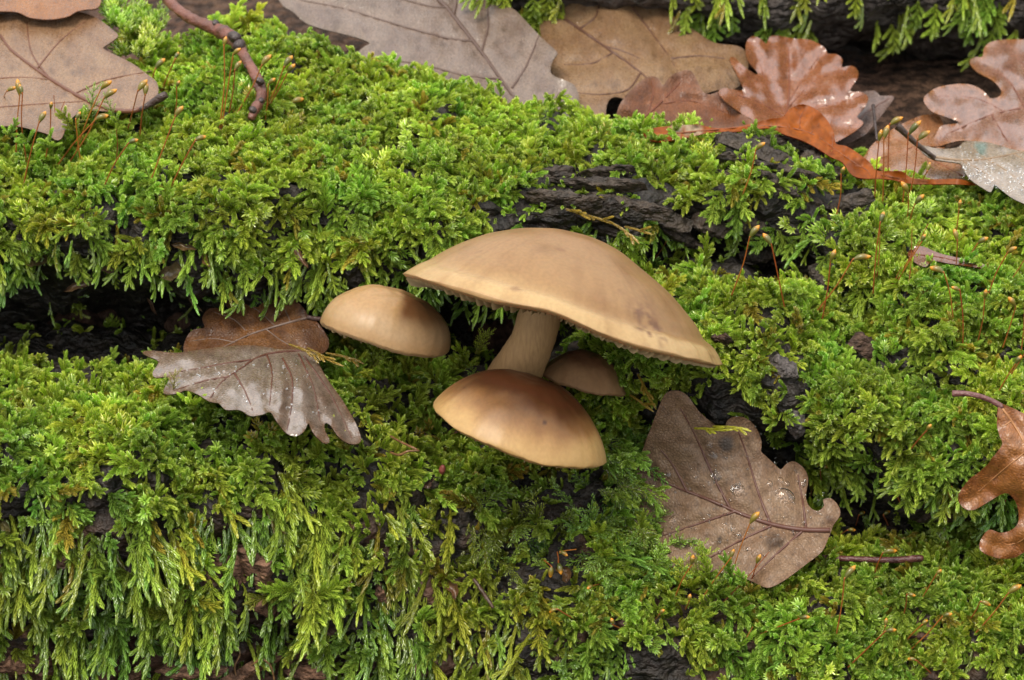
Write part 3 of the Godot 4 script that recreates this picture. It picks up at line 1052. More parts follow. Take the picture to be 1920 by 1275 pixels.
func build_mushrooms() -> void:
	# the large one
	var root := thing("mushroom", "largest mushroom, with a wide flat tan cap on a thick leaning stem", "mushroom", at(945, 765, -0.016))
	var paint := func(r: float, th: float, x: float, z: float) -> Color:
		var f := fine.get_noise_3dv(Vector3(cos(th), sin(th), r * 0.3) * 60.0) * 0.04 + noise.get_noise_3dv(Vector3(x, z, 0) * 30.0) * 0.10
		var c := Color(0.36, 0.20, 0.082).lerp(Color(0.27, 0.138, 0.056), clampf(0.55 - 0.6 * r + f * 2.0 + 0.25 * x, 0, 1))
		var front := clampf(0.62 + sin(th + 0.4) * 0.8, 0, 1)
		c = c.lerp(Color(0.56, 0.365, 0.165), smoothstep(0.79 + 0.12 * clampf(x, 0, 1), 0.95, r + f * 0.25) * (0.35 + 0.65 * front))
		c = c.lerp(Color(0.48, 0.28, 0.13), smoothstep(0.985, 1.0, r) * 0.6)
		var ring := absf(r - 0.40 - 0.05 * sin(th * 2.0))
		c = c.lerp(Color(0.36, 0.20, 0.10), 0.35 * (1.0 - smoothstep(0.0, 0.06, ring)) * clampf(0.3 + x, 0, 1))
		# earthy smudges near the right front edge
		var sm := Vector2(x - 0.50, z - 0.70).length()
		c = c.lerp(Color(0.17, 0.075, 0.035), clampf((1.0 - smoothstep(0.0, 0.18, sm)) * (0.45 + 3.2 * fine.get_noise_3dv(Vector3(x, z, 1) * 260.0)), 0, 0.9))
		for s in [Vector3(-0.10, 0.45, 0.05), Vector3(0.72, -0.05, 0.04), Vector3(0.92, 0.30, 0.08), Vector3(0.30, 0.62, 0.05), Vector3(-0.3, 0.85, 0.05), Vector3(-0.55, 0.45, 0.03)]:
			c = c.lerp(Color(0.25, 0.12, 0.05), clampf((1.0 - smoothstep(0.0, s.z, Vector2(x - s.x, z - s.y).length())) * (0.5 + 2.4 * fine.get_noise_3dv(Vector3(x, z, 4) * 300.0)), 0, 0.75))
		c = c.lerp(Color(c.r * 0.8, c.g * 0.74, c.b * 0.68), clampf(noise.get_noise_3dv(Vector3(x * 1.4, z, 21) * 55.0) * 1.3 + 0.1, 0, 0.8))   # mottling
		c = c.lerp(Color(c.r * 0.86, c.g * 0.82, c.b * 0.78), clampf(fine.get_noise_3dv(Vector3(cos(th) * 9.0, sin(th) * 9.0, r * 0.8) * 30.0) * 1.6, 0, 0.7) * smoothstep(0.15, 0.5, r))   # fibres
		return c
	var cap := mushroom_cap(root, 1050, 598, 0.014, 16.2, 1.5, 311, 0.86, 164, paint, {"power": 2.0, "skew": -0.03, "wave": 0.00025, "turn": 2.4, "raise": 0.0015, "raise_width": 0.30, "raise_at": 1.62, "lip": 0.0007, "dent": -0.0005, "band": 0.0006, "gills": 210, "gill_depth": 0.0019, "hollow": 0.30})
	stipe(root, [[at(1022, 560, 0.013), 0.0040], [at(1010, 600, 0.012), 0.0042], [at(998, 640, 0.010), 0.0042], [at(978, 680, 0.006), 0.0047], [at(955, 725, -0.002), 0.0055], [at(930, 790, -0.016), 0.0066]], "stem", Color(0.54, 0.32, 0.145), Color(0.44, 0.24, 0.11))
	# the front one
	root = thing("mushroom", "front mushroom, lowest of four, its domed cap dark brown on top fading to tan", "mushroom", at(930, 900, -0.006))
	paint = func(r: float, th: float, x: float, z: float) -> Color:
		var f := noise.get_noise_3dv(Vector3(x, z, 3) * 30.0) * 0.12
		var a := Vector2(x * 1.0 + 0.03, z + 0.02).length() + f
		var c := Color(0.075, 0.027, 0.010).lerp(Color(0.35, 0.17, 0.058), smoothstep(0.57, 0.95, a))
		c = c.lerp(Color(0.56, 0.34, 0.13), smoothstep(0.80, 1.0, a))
		c = c.lerp(Color(0.5, 0.29, 0.11), smoothstep(0.975, 1.0, r) * 0.5)
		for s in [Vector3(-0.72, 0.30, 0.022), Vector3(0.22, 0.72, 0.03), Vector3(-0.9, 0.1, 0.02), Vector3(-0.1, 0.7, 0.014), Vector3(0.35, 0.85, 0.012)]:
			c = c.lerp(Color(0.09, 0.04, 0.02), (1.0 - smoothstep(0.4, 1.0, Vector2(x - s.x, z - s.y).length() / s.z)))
		return c
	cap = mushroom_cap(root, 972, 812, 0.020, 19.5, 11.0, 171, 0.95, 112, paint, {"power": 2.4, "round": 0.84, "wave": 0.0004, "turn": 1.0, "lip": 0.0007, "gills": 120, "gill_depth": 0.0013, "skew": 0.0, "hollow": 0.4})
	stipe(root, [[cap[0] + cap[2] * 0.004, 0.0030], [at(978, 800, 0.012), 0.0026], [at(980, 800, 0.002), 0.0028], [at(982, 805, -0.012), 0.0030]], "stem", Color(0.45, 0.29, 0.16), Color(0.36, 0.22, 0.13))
	# the left one
	root = thing("mushroom", "left mushroom, a rounded pale tan cap with a brown patch on its right side", "mushroom", at(735, 760, -0.012))
	paint = func(r: float, th: float, x: float, z: float) -> Color:
		var f := noise.get_noise_3dv(Vector3(x, z, 6) * 30.0) * 0.10
		var c := Color(0.45, 0.265, 0.115).lerp(Color(0.36, 0.19, 0.08), clampf(0.5 - r * 0.6 + f, 0, 1))
		var patch := smoothstep(0.0, 0.16, x - 0.02 - z * 0.12 + f * 0.4) * (1.0 - smoothstep(0.82, 1.02, r + f * 0.5))
		c = c.lerp(Color(0.13, 0.050, 0.018), patch * 0.92)
		c = c.lerp(Color(0.34, 0.17, 0.07), smoothstep(0.2, 0.75, x) * 0.5)
		c = c.lerp(Color(0.50, 0.34, 0.19), smoothstep(0.75, 0.95, r) * 0.5)
		c = c.lerp(Color(0.46, 0.26, 0.11), smoothstep(0.97, 1.0, r) * 0.6)
		return c
	cap = mushroom_cap(root, 719, 633, 0.003, 14.0, 6.0, 124, 0.95, 96, paint, {"power": 2.3, "round": 0.52, "wave": 0.0005, "turn": 2.2, "lip": 0.0008, "gills": 90, "gill_depth": 0.0012, "raise": 0.0006, "raise_at": 1.4})
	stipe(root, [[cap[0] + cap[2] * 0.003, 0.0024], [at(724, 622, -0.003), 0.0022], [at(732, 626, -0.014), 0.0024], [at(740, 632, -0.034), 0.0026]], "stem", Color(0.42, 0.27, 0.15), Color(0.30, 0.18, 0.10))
	# the small dark one behind
	root = thing("mushroom", "smallest mushroom, a dark brown cap half hidden behind the stem and the front cap", "mushroom", at(1080, 800, -0.010))
	paint = func(r: float, th: float, x: float, z: float) -> Color:
		var f := noise.get_noise_3dv(Vector3(x, z, 9) * 40.0) * 0.2
		return Color(0.20, 0.085, 0.04).lerp(Color(0.42, 0.23, 0.11), smoothstep(0.4, 1.0, r + f))
	cap = mushroom_cap(root, 1092, 716, -0.001, 17.0, 8.0, 84, 0.95, 58, paint, {"power": 2.4, "wave": 0.0004, "lip": 0.0006, "gills": 60, "gill_depth": 0.0008})
	stipe(root, [[cap[0] + cap[2] * 0.002, 0.0017], [at(1090, 712, -0.008), 0.0017], [at(1084, 722, -0.024), 0.0018]], "stem", Color(0.36, 0.22, 0.12), Color(0.26, 0.15, 0.08))

# ---------------------------------------------------------------- moss fruit
func fruit(group: String, base: Vector2, neck: Vector2, tip: Vector2, depth := 99.0, lean := 0.0) -> Array:
	return [group, base, neck, tip, depth, lean]

func build_fruits() -> void:
	# base x y, neck x y, tip x y in the photograph, group by group
	var sets := [
		["before the large upper left leaf", "left_leaf", [
			[0, 200, 12, 172, 30, 165], [30, 300, 37, 180, 33, 151], [50, 304, 42, 178, 37, 160], [42, 356, 73, 231, 86, 211], [85, 300, 95, 205, 97, 192], [155, 330, 142, 226, 151, 211], [100, 322, 178, 226, 203, 218],
			[118, 322, 194, 186, 219, 170], [140, 290, 189, 168, 209, 154], [240, 242, 258, 172, 276, 152], [262, 262, 272, 180, 275, 157]]],
		["round the upper left twig", "twig", [
			[282, 182, 291, 130, 309, 112], [302, 172, 328, 112, 335, 99], [195, 350, 240, 270, 259, 263], [280, 345, 328, 220, 343, 201], [315, 362, 365, 265, 386, 257], [412, 240, 420, 88, 424, 70], [415, 242, 437, 104, 451, 92],
			[430, 212, 440, 133, 452, 116], [445, 212, 490, 124, 508, 105], [500, 202, 532, 127, 548, 107], [505, 198, 539, 137, 553, 122], [497, 226, 503, 160, 516, 148], [532, 206, 545, 194, 569, 187], [325, 230, 331, 165, 337, 152]]],
		["before the orange leaves at right", "right_leaf", [
			[1390, 372, 1417, 282, 1434, 269], [1565, 417, 1577, 328, 1583, 314], [1640, 370, 1648, 265, 1653, 245], [1655, 382, 1657, 262, 1665, 237], [1665, 342, 1668, 235, 1692, 222], [1690, 402, 1703, 254, 1726, 229], [1700, 392, 1720, 264, 1743, 248],
			[1725, 352, 1738, 322, 1744, 306], [1700, 417, 1703, 363, 1690, 343], [1705, 422, 1715, 384, 1732, 367], [1790, 452, 1798, 392, 1801, 376]]],
		["on moss right of the cap", "right_moss", [
			[1372, 553, 1405, 447, 1423, 425], [1473, 586, 1447, 461, 1431, 440], [1540, 606, 1557, 492, 1566, 470], [1525, 592, 1598, 488, 1632, 483], [1637, 550, 1650, 420, 1657, 399], [1787, 596, 1770, 512, 1744, 503], [1805, 656, 1800, 546, 1784, 539],
			[1832, 646, 1846, 561, 1849, 544], [1880, 652, 1904, 576, 1891, 559], [1680, 532, 1727, 455, 1735, 440], [1790, 522, 1795, 452, 1789, 431], [1802, 512, 1832, 458, 1852, 447], [1850, 562, 1889, 474, 1906, 465], [1868, 742, 1903, 684, 1915, 668], [1708, 842, 1737, 808, 1746, 797]]],
		["before the water drop leaf", "drop_leaf", [
			[1265, 1122, 1296, 1060, 1300, 1042], [1320, 1117, 1369, 1048, 1376, 1031], [1365, 1102, 1406, 982, 1423, 962], [1400, 1112, 1418, 1058, 1426, 1041], [1285, 1142, 1292, 1127, 1294, 1116], [1230, 1160, 1236, 1152, 1244, 1145]]],
		["in the dark hollow at right", "hollow", [
			[1540, 900, 1538, 880, 1553, 875], [1519, 935, 1521, 922, 1521, 903], [1605, 985, 1610, 966, 1618, 962], [1665, 985, 1656, 966, 1668, 959], [1690, 950, 1682, 930, 1692, 923], [1785, 945, 1778, 924, 1782, 917], [1575, 1003, 1588, 994, 1604, 995], [1885, 940, 1888, 918, 1906, 916], [1640, 1075, 1655, 1037, 1681, 1034]]],
		["on the lower right moss", "low_right", [
			[1567, 1196, 1583, 1087, 1603, 1063], [1420, 1191, 1499, 1160, 1518, 1158], [1590, 1251, 1659, 1185, 1680, 1182], [1710, 1216, 1766, 1157, 1785, 1152], [1830, 1186, 1889, 1114, 1914, 1099], [1695, 1150, 1700, 1115, 1716, 1118],
			[1820, 1160, 1838, 1128, 1857, 1136], [1745, 1262, 1718, 1238, 1702, 1236], [1650, 1195, 1660, 1175, 1662, 1160], [1700, 1200, 1728, 1172, 1738, 1164], [1730, 1120, 1755, 1078, 1764, 1070]]],
		["below the front mushroom", "low_mid", [
			[1020, 1050, 1034, 1062, 1032, 1084], [1045, 1035, 1047, 1056, 1052, 1078], [1080, 1030, 1050, 1034, 1064, 1043], [1075, 1160, 1045, 1142, 1030, 1149], [1125, 1095, 1112, 1098, 1101, 1105], [1165, 1180, 1150, 1172, 1146, 1160]]]]
	for s in sets:
		var list: Array = s[2]
		list.sort_custom(func(a, b): return a[4] < b[4])
		var words := ["leftmost", "second from left", "third from left", "fourth from left", "fifth from left", "sixth from left", "seventh from left", "eighth from left", "ninth from left", "tenth from left", "eleventh from left", "twelfth from left", "thirteenth from left", "fourteenth from left", "fifteenth from left"]
		for k in list.size():
			var l: Array = list[k]
			var word: String = words[k] if k < list.size() - 1 else "rightmost"
			var d0 := hit(l[0], l[1])
			var base := at(l[0], l[1], d0 + 0.002)
			var rise := Vector2(l[2] - l[0], l[3] - l[1]).length() * PXM
			var d1 := d0 + 0.007 + rise * 0.3
			if s[1] == "left_leaf": d1 = maxf(d1, -0.018 + 0.0003 * k)
			if s[1] == "drop_leaf": d1 = maxf(d1, 0.010)
			if s[1] == "low_mid" or s[1] == "hollow": d1 = d0 + 0.006
			var neck := at(l[2], l[3], d1)
			var tip := at(l[4], l[5], d1 + rng.randf_range(-0.0006, 0.001))
			var root := thing("moss_sporophyte", "%s of the capsule stalks %s" % [word, s[0]], "moss stalk", base, "moss stalks " + s[0])
			var dir := (tip - neck).normalized()
			var mid := base.lerp(neck, 0.55) + R * rng.randf_range(-1, 1) * rise * 0.05
			var sm := smooth3([base, mid, neck, neck + dir * 0.0003], [0.00014, 0.00012, 0.00013, 0.0002], 4)
			var b := MB.new()
			b.tube(sm[0], sm[1], 5, [Color(0.26, 0.055, 0.015).lerp(Color(0.38, 0.13, 0.025), rng.randf())])
			put(b, "seta", mats.seta, root)
			# the capsule: a bent barrel
			var len := maxf(neck.distance_to(tip), 0.0014)
			var bend := Vector3.UP * len * 0.13
			var q := []
			var rad := []
			var prof := [0.10, 0.26, 0.40, 0.46, 0.44, 0.36]
			for a in 6:
				var t := a / 5.0 * 0.8
				q.append(neck + dir * len * t + bend * sin(PI * t)); rad.append(prof[a] * 0.0012 * clampf(len / 0.0024, 0.75, 1.15))
			var cb := MB.new()
			var gcol := Color(0.055, 0.065, 0.012).lerp(Color(0.15, 0.12, 0.02), rng.randf())
			cb.tube(q, rad, 9, [gcol, gcol, gcol, Color(gcol.r * 1.2, gcol.g * 1.1, gcol.b), Color(gcol.r * 1.5, gcol.g * 1.1, gcol.b), Color(0.32, 0.16, 0.02)])
			put(cb, "capsule", mats.capsule, root)
			var lb := MB.new()
			lb.tube([q[5] - dir * 0.00006, q[5] + dir * len * 0.07, q[5] + dir * len * 0.17, q[5] + dir * len * 0.24], [rad[5] * 0.97, rad[5] * 0.85, rad[5] * 0.45, rad[5] * 0.1], 8, [Color(0.50, 0.20, 0.015)])
			put(lb, "capsule_lid", mats.capsule, root)
	# stalks that have lost their capsules
	var bare := [[80, 276, 121, 190], [217, 306, 218, 243], [100, 285, 101, 178], [1700, 560, 1710, 430], [1910, 690, 1921, 560], [1675, 532, 1740, 420], [1880, 545, 1930, 470], [1865, 742, 1935, 640], [1345, 1140, 1442, 1035], [1430, 1130, 1400, 1195], [1640, 545, 1650, 425], [1655, 560, 1690, 500], [1215, 498, 1250, 452]]
	var where := ["before the large upper left leaf, leaning right", "below the upper left leaf tip's right side", "before the large upper left leaf, upright", "on the moss right of the cap, nearly upright", "at the right edge of the picture above the orange leaf", "left of the small red brown leaf scrap", "at the right edge below the pale wet leaf", "above the orange leaf stalk at the right edge", "crossing the brown leaf with water drops", "hanging on the moss below the wet brown leaf", "close beside another on the right moss", "leaning right on the moss below the orange leaf", "above the right slope of the large cap"]
	for k in bare.size():
		var l: Array = bare[k]
		var d0 := hit(l[0], l[1])
		var root := thing("moss_stalk", "bare red brown moss stalk " + where[k], "moss stalk", at(l[0], l[1], d0 - 0.0005))
		var sm := smooth3([at(l[0], l[1], d0 - 0.0005), at((l[0] + l[2]) * 0.5 + 3, (l[1] + l[3]) * 0.5, d0 + 0.003), at(l[2], l[3], maxf(d0 + 0.007, hit(l[2], l[3]) + 0.003))], [0.00012, 0.0001, 0.00007], 5)
		var b := MB.new()
		b.tube(sm[0], sm[1], 5, [Color(0.27, 0.07, 0.02)])
		put(b, "seta", mats.seta, root)

# ---------------------------------------------------------------- setting behind
func build_ground() -> void:
	var rows := []
	var cols := []
	var uvs := []
	var steps := [-4.0, -2.0, -1.0, -0.5, -0.3, -0.24, -0.2, -0.17, -0.15, -0.13, -0.11, -0.09, -0.07, -0.05, -0.03, 0.0, 0.03, 0.07, 0.15, 0.3, 0.6, 1.2, 3.0]
	for z in steps:
		var row := PackedVector3Array()
		var cr := PackedColorArray()
		var tr := PackedVector2Array()
		for k in 81:
			var s := (k - 40) / 40.0
			var x := signf(s) * (absf(s) * 0.25 + pow(absf(s), 5.0) * 3.5)
			var y := 0.004
			if z > -0.09: y = lerpf(0.004, -0.15, smoothstep(-0.09, 0.12, z))
			if z < -0.3: y += (-0.3 - z) * 0.05
			y += nz(Vector3(x, 0, z) * 60.0) * 0.004
			row.append(Vector3(x, y, z))
			var f := 0.5 + 0.5 * fz(Vector3(x, 0, z) * 150.0)
			cr.append(Color(0.05, 0.03, 0.022).lerp(Color(0.13, 0.07, 0.045), f))
			tr.append(Vector2(x, z))
		rows.append(row); cols.append(cr); uvs.append(tr)
	var b := MB.new()
	var g: Vector3 = (rows[5][1] - rows[4][0]).cross(rows[5][0] - rows[4][1])
	b.grid(rows, cols, uvs, false, -1.0 if g.y > 0.0 else 1.0)
	var o := put(b, "forest_floor", mats.soil, self)
	o.set_meta("kind", "structure")
	tag(o, "dark wet forest floor behind and below the mossy log", "ground")

func build_rear_log() -> void:
	var root := thing("rear_log", "dark mossy log lying behind the brown leaves along the top of the picture", "log", Vector3(0.03, 0.037, -0.135))
	var rows := []
	var cols := []
	var nor := []
	var nu := 90
	var nv := 44
	for i in nu:
		var t := float(i) / (nu - 1)
		var row := PackedVector3Array()
		var cr := PackedColorArray()
		var x := lerpf(-0.012, 0.13, t)
		var ends := 1.0 - 0.95 * pow(absf(t * 2.0 - 1.0), 40.0)
		for j in nv:
			var an := TAU * j / nv
			var dir := Vector3(0, cos(an), sin(an))
			var p := Vector3(x, 0.037 - x * 0.04, -0.135 - x * 0.03) + dir * 0.026 * ends
			var q := Vector3(p.x * 0.4, p.y, p.z)
			p += dir * (nz(q * 90.0) * 0.006 + (0.5 - absf(fz(q * 190.0))) * 0.004) * ends
			row.append(p)
			var f := 0.5 + 0.5 * fz(p * 260.0)
			cr.append(Color(0.06, 0.045, 0.04).lerp(Color(0.26, 0.205, 0.18), f))
		rows.append(row); cols.append(cr)
	var b := MB.new()
	var g: Vector3 = (rows[40][1] - rows[39][0]).cross(rows[40][0] - rows[39][1])
	b.grid(rows, cols, [], true, -1.0 if g.dot(rows[40][0] - Vector3(0, 0.037, -0.135)) > 0.0 else 1.0)
	put(b, "bark", mats.bark, root)
	for q in 3400:
		var i := rng.randi_range(2, nu - 3)
		var j := rng.randi_range(0, nv - 1)
		var an := TAU * j / nv
		var n := Vector3(0, cos(an), sin(an))
		if n.y < -0.62: continue
		if rows[i][j].x > 0.011 and rows[i][j].x < 0.036: continue
		var p: Vector3 = rows[i][j] + n * rng.randf_range(-0.0005, 0.002) + Vector3(rng.randf_range(-1, 1) * 0.0016, 0, 0)
		if nz(p * 80.0 + Vector3(50, 0, 0)) < -0.05 + (0.12 if n.y < 0.2 else 0.0) : continue
		var dir := Vector3(0, -1, 0) * (1.0 - n.y) + n * 0.5 + Vector3(rng.randf_range(-1, 1), rng.randf_range(-1, 1), rng.randf_range(-1, 1)) * 0.45
		var t := Transform3D(frame_for(dir, n + Vector3(0, 0.2, 0)).scaled(Vector3.ONE * rng.randf_range(0.7, 1.15)), p)
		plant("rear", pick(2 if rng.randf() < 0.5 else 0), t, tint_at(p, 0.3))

# ---------------------------------------------------------------- small things
func twig(called: String, label: String, category: String, line: Array, col: Color, wob := 0.12, knots: Array = []) -> void:
	var q := []
	var rad := []
	for l in line:
		q.append(at(l[0], l[1], (l[2] as float) * 0.01)); rad.append(l[3] * PXM)
	var root := thing(called, label, category, q[0])
	var s := smooth3(q, rad, 6)
	var cc := []
	for k in s[0].size():
		var f := 0.75 + 0.5 * noise.get_noise_1d(k * 37.0)
		cc.append(Color(col.r * f, col.g * f, col.b * f))
	var b := MB.new()
	b.tube(s[0], s[1], 12, cc, wob)
	put(b, "stem", mats.twig, root)
	for k in knots:
		var kb := MB.new()
		kb.ball(at(k[0], k[1], k[2] * 0.01), k[3] * PXM, Color(0.05, 0.03, 0.025), Vector3(1, rng.randf_range(0.6, 0.8), 0.9), Basis.from_euler(Vector3(rng.randf(), rng.randf() * 3.0, rng.randf())))
		put(kb, "bud", mats.twig, root)

func scrap(px: float, py: float, length: float, width: float, ang: float, col: Color, label: String, called := "leaf_scrap", category := "leaf scrap", lift := 0.002) -> void:
	# a small curled dry piece
	var d := hit(px, py) + lift
	var dirp := Vector2(cos(deg_to_rad(ang)), sin(deg_to_rad(ang)))
	var nrm := Vector2(-dirp.y, dirp.x)
	var rows := []
	var cols := []
	var off := Vector3(px, py, 0)
	for a in 13:
		var t := a / 12.0 * 2.0 - 1.0
		var row := PackedVector3Array()
		var cr := PackedColorArray()
		for k in 7:
			var s := k / 6.0 * 2.0 - 1.0
			var w := (1.0 - pow(absf(t), 2.2)) * (0.8 + 0.5 * noise.get_noise_3dv(Vector3(t * 25.0, signf(s) * 9.0, 0) + off))
			var p := Vector2(px, py) + dirp * t * length * 0.5 + nrm * s * w * width * 0.5 + nrm * noise.get_noise_3dv(Vector3(t * 12.0, 4, 0) + off) * width * 0.35
			row.append(at(p.x, p.y, d + (s * s * 0.9 - 0.3) * width * 0.5 * PXM + noise.get_noise_3dv(Vector3(t * 20.0, s * 10.0, 7) + off) * 0.0009 + t * 0.0008))
			var f := 0.75 + 0.6 * fine.get_noise_3dv(Vector3(t * 60.0, s * 40.0, 1) + off)
			cr.append(Color(col.r * f, col.g * f, col.b * f))
		rows.append(row); cols.append(cr)
	var b := MB.new()
	var g: Vector3 = (rows[6][3] - rows[5][2]).cross(rows[6][2] - rows[5][3])
	b.grid(rows, cols, [], false, -1.0 if g.dot(T) > 0.0 else 1.0)
	# the back, a little behind
	var back := []
	for row in rows:
		var r2 := PackedVector3Array()
		for p in row: r2.append(p - T * 0.00016)
		back.append(r2)
	b.grid(back, cols, [], false, 1.0 if g.dot(T) > 0.0 else -1.0)
	var o := put(b, numbered(called), mats.leaf1, self)
	tag(o, label, category)

func drop(b: MB, p: Vector3, n: Vector3, r: float, stretch := 1.0, along := Vector3.RIGHT) -> void:
	var x := (along - n * along.dot(n)).normalized()
	var z := n.cross(x)
	var rows := []
	var cols := []
	for a in 9:
		var la := PI / 2 * (1.0 - a / 6.0)
		var row := PackedVector3Array()
		var cr := PackedColorArray()
		for k in 16:
			var lo := TAU * k / 16
			var rad := cos(la) * r
			var h := sin(la) * r * 0.55
			if a > 6:
				rad = r * (0.96 if a == 7 else 0.0); h = -r * 0.04
			row.append(p + x * cos(lo) * rad * stretch + z * sin(lo) * rad + n * h)
			cr.append(Color.WHITE)
		rows.append(row); cols.append(cr)
	var g: Vector3 = (rows[3][1] - rows[2][0]).cross(rows[3][0] - rows[2][1])
	b.grid(rows, cols, [], true, -1.0 if g.dot(rows[3][0] - p) > 0.0 else 1.0)

# ---------------------------------------------------------------- the scene
func _ready():
	rng.seed = 20240
	noise.seed = 11
	noise.frequency = 0.05
	noise.fractal_octaves = 3
	fine.seed = 23
	fine.frequency = 0.05
	fine.fractal_octaves = 4
	# camera, 100 mm macro stopped down
	var cam := Camera3D.new()
	cam.name = "camera"
	add_child(cam)
	cam.look_at_from_position(T * DIST, Vector3.ZERO, Vector3.UP)
	var att := CameraAttributesPhysical.new()
	att.frustum_focal_length = 35.0 / (2.0 * HALF)
	att.frustum_focus_distance = DIST - 0.012
	att.frustum_near = 0.02
	att.frustum_far = 30.0
	att.exposure_aperture = 52.0
	cam.attributes = att
	cam.near = 0.02
	cam.far = 30.0
	cam.fov = rad_to_deg(2.0 * atan(HALF))
	# an overcast sky seen through the trees
	var env := Environment.new()
	env.background_mode = Environment.BG_SKY
	env.tonemap_mode = Environment.TONE_MAPPER_LINEAR
	env.tonemap_exposure = 2.5
	env.sdfgi_enabled = true
	env.ssao_enabled = true
	env.ssil_enabled = true
	var sm := ProceduralSkyMaterial.new()
	sm.sky_top_color = Color(0.97, 0.985, 1.0)
	sm.sky_horizon_color = Color(0.42, 0.46, 0.44)
	sm.sky_curve = 0.3
	sm.ground_bottom_color = Color(0.10, 0.085, 0.065)
	sm.ground_horizon_color = Color(0.2, 0.2, 0.16)
	sm.sky_energy_multiplier = 1.0
	env.sky = Sky.new()
	env.sky.sky_material = sm
	var we := WorldEnvironment.new()
	we.name = "environment"
	we.environment = env
	add_child(we)
	var sun := DirectionalLight3D.new()
	sun.name = "soft_daylight"
	sun.light_energy = 0.5
	sun.light_color = Color(1.0, 0.97, 0.92)
	sun.light_angular_distance = 22.0
	sun.shadow_enabled = true
	add_child(sun)
	sun.look_at_from_position(Vector3(-0.28, 1.0, 0.38), Vector3.ZERO, Vector3.UP)

	make_materials()
	build_surface()
	build_ground()
	build_log()
	for kind in [0, 0, 0, 0, 1, 1, 1, 1, 2, 2, 2, 2, 3, 3, 4, 4]: shoots.append([kind, make_shoot(kind)])
	build_rear_log()
	scatter_moss(24000)
	wisps_over_leaf()
	for q in 60:
		var x := rng.randf_range(205, 300)
		var y := rng.randf_range(20, 110)
		var p := at(x, y, hit(x, y + 30.0) + rng.randf_range(-0.002, 0.003) if y > 70.0 else lerpf(-0.066, -0.055, y / 70.0))
		plant("upper", pick(3 if rng.randf() < 0.7 else 1), Transform3D(frame_for(Vector3.UP + R * rng.randf_range(-0.5, 0.5) + T * rng.randf_range(-0.1, 0.4), T).scaled(Vector3.ONE * rng.randf_range(0.6, 0.95)), p), tint_at(p, 0.0) * Color(0.9, 0.9, 0.8))
	# shoots that push up over the edges of leaves and round the stem's foot
	for l in [[1232, 1062, 0.7], [1250, 1075, 0.8], [1275, 1078, 0.9], [1300, 1085, 0.9], [1322, 1082, 1.0], [1345, 1092, 1.1], [1372, 1095, 1.2], [1398, 1105, 1.3], [1290, 1095, 1.0], [1340, 1105, 1.2], [1215, 1040, 0.6], [1205, 1005, 0.4],
			[905, 735, -0.6], [925, 745, -0.3], [885, 720, -0.9], [1030, 725, -0.4], [1045, 745, -0.6], [870, 690, -1.4], [895, 660, -1.6], [700, 690, -0.4], [660, 700, -0.2], [790, 690, -0.8], [820, 720, -1.0], [760, 700, -0.6],
			[20, 252, -1.4], [60, 262, -1.3], [85, 268, -1.2], [140, 240, -1.8], [170, 225, -2.0], [215, 222, -2.0], [720, 175, -4.8], [760, 190, -4.7], [820, 215, -4.6], [880, 235, -4.4], [940, 245, -4.3], [1000, 258, -4.2], [1050, 262, -4.0], [1230, 262, -3.4], [1420, 250, -3.5],
			[330, 745, 1.8], [365, 755, 2.2], [650, 845, 1.6], [600, 850, 1.8]]:
		for q in 2:
			var p := at(l[0] + rng.randf_range(-9, 9), l[1] + rng.randf_range(-5, 9), (l[2] as float) * 0.01 + rng.randf_range(0.0, 0.003))
			plant("front", pick([0, 1, 1, 4][rng.randi() % 4]), Transform3D(frame_for(Vector3.UP + R * rng.randf_range(-0.7, 0.7) + T * rng.randf_range(0.0, 0.6), T).scaled(Vector3.ONE * rng.randf_range(0.5, 0.8)), p), tint_at(p, 0.1))
	# old brown and yellow shoots lying loose
	for l in [[1300, 803, 1.0, 0, 1], [1335, 800, 0.9, -4, 1], [1060, 392, -0.7, 20, 0], [1100, 404, -0.7, 12, 0], [1140, 414, -0.7, 25, 0], [1170, 425, -0.7, 10, 0], [540, 645, 0.6, 15, 0], [575, 652, 0.6, 25, 0], [610, 662, 0.4, 5, 0], [1195, 700, 0.5, 60, 0], [1180, 740, 0.5, 30, 0]]:
		var a := deg_to_rad(l[3])
		plant("front", pick(2), Transform3D(frame_for(R * cos(a) - U * sin(a) + T * 0.1, T).scaled(Vector3.ONE * 0.62), at(l[0], l[1], l[2] * 0.01)), Color(1.3, 0.95, 0.6) if l[4] else Color(0.95, 0.5, 0.6))
	grow_beds()
	build_bark()
	build_leaves()
	build_mushrooms()
	build_small()
	build_fruits()

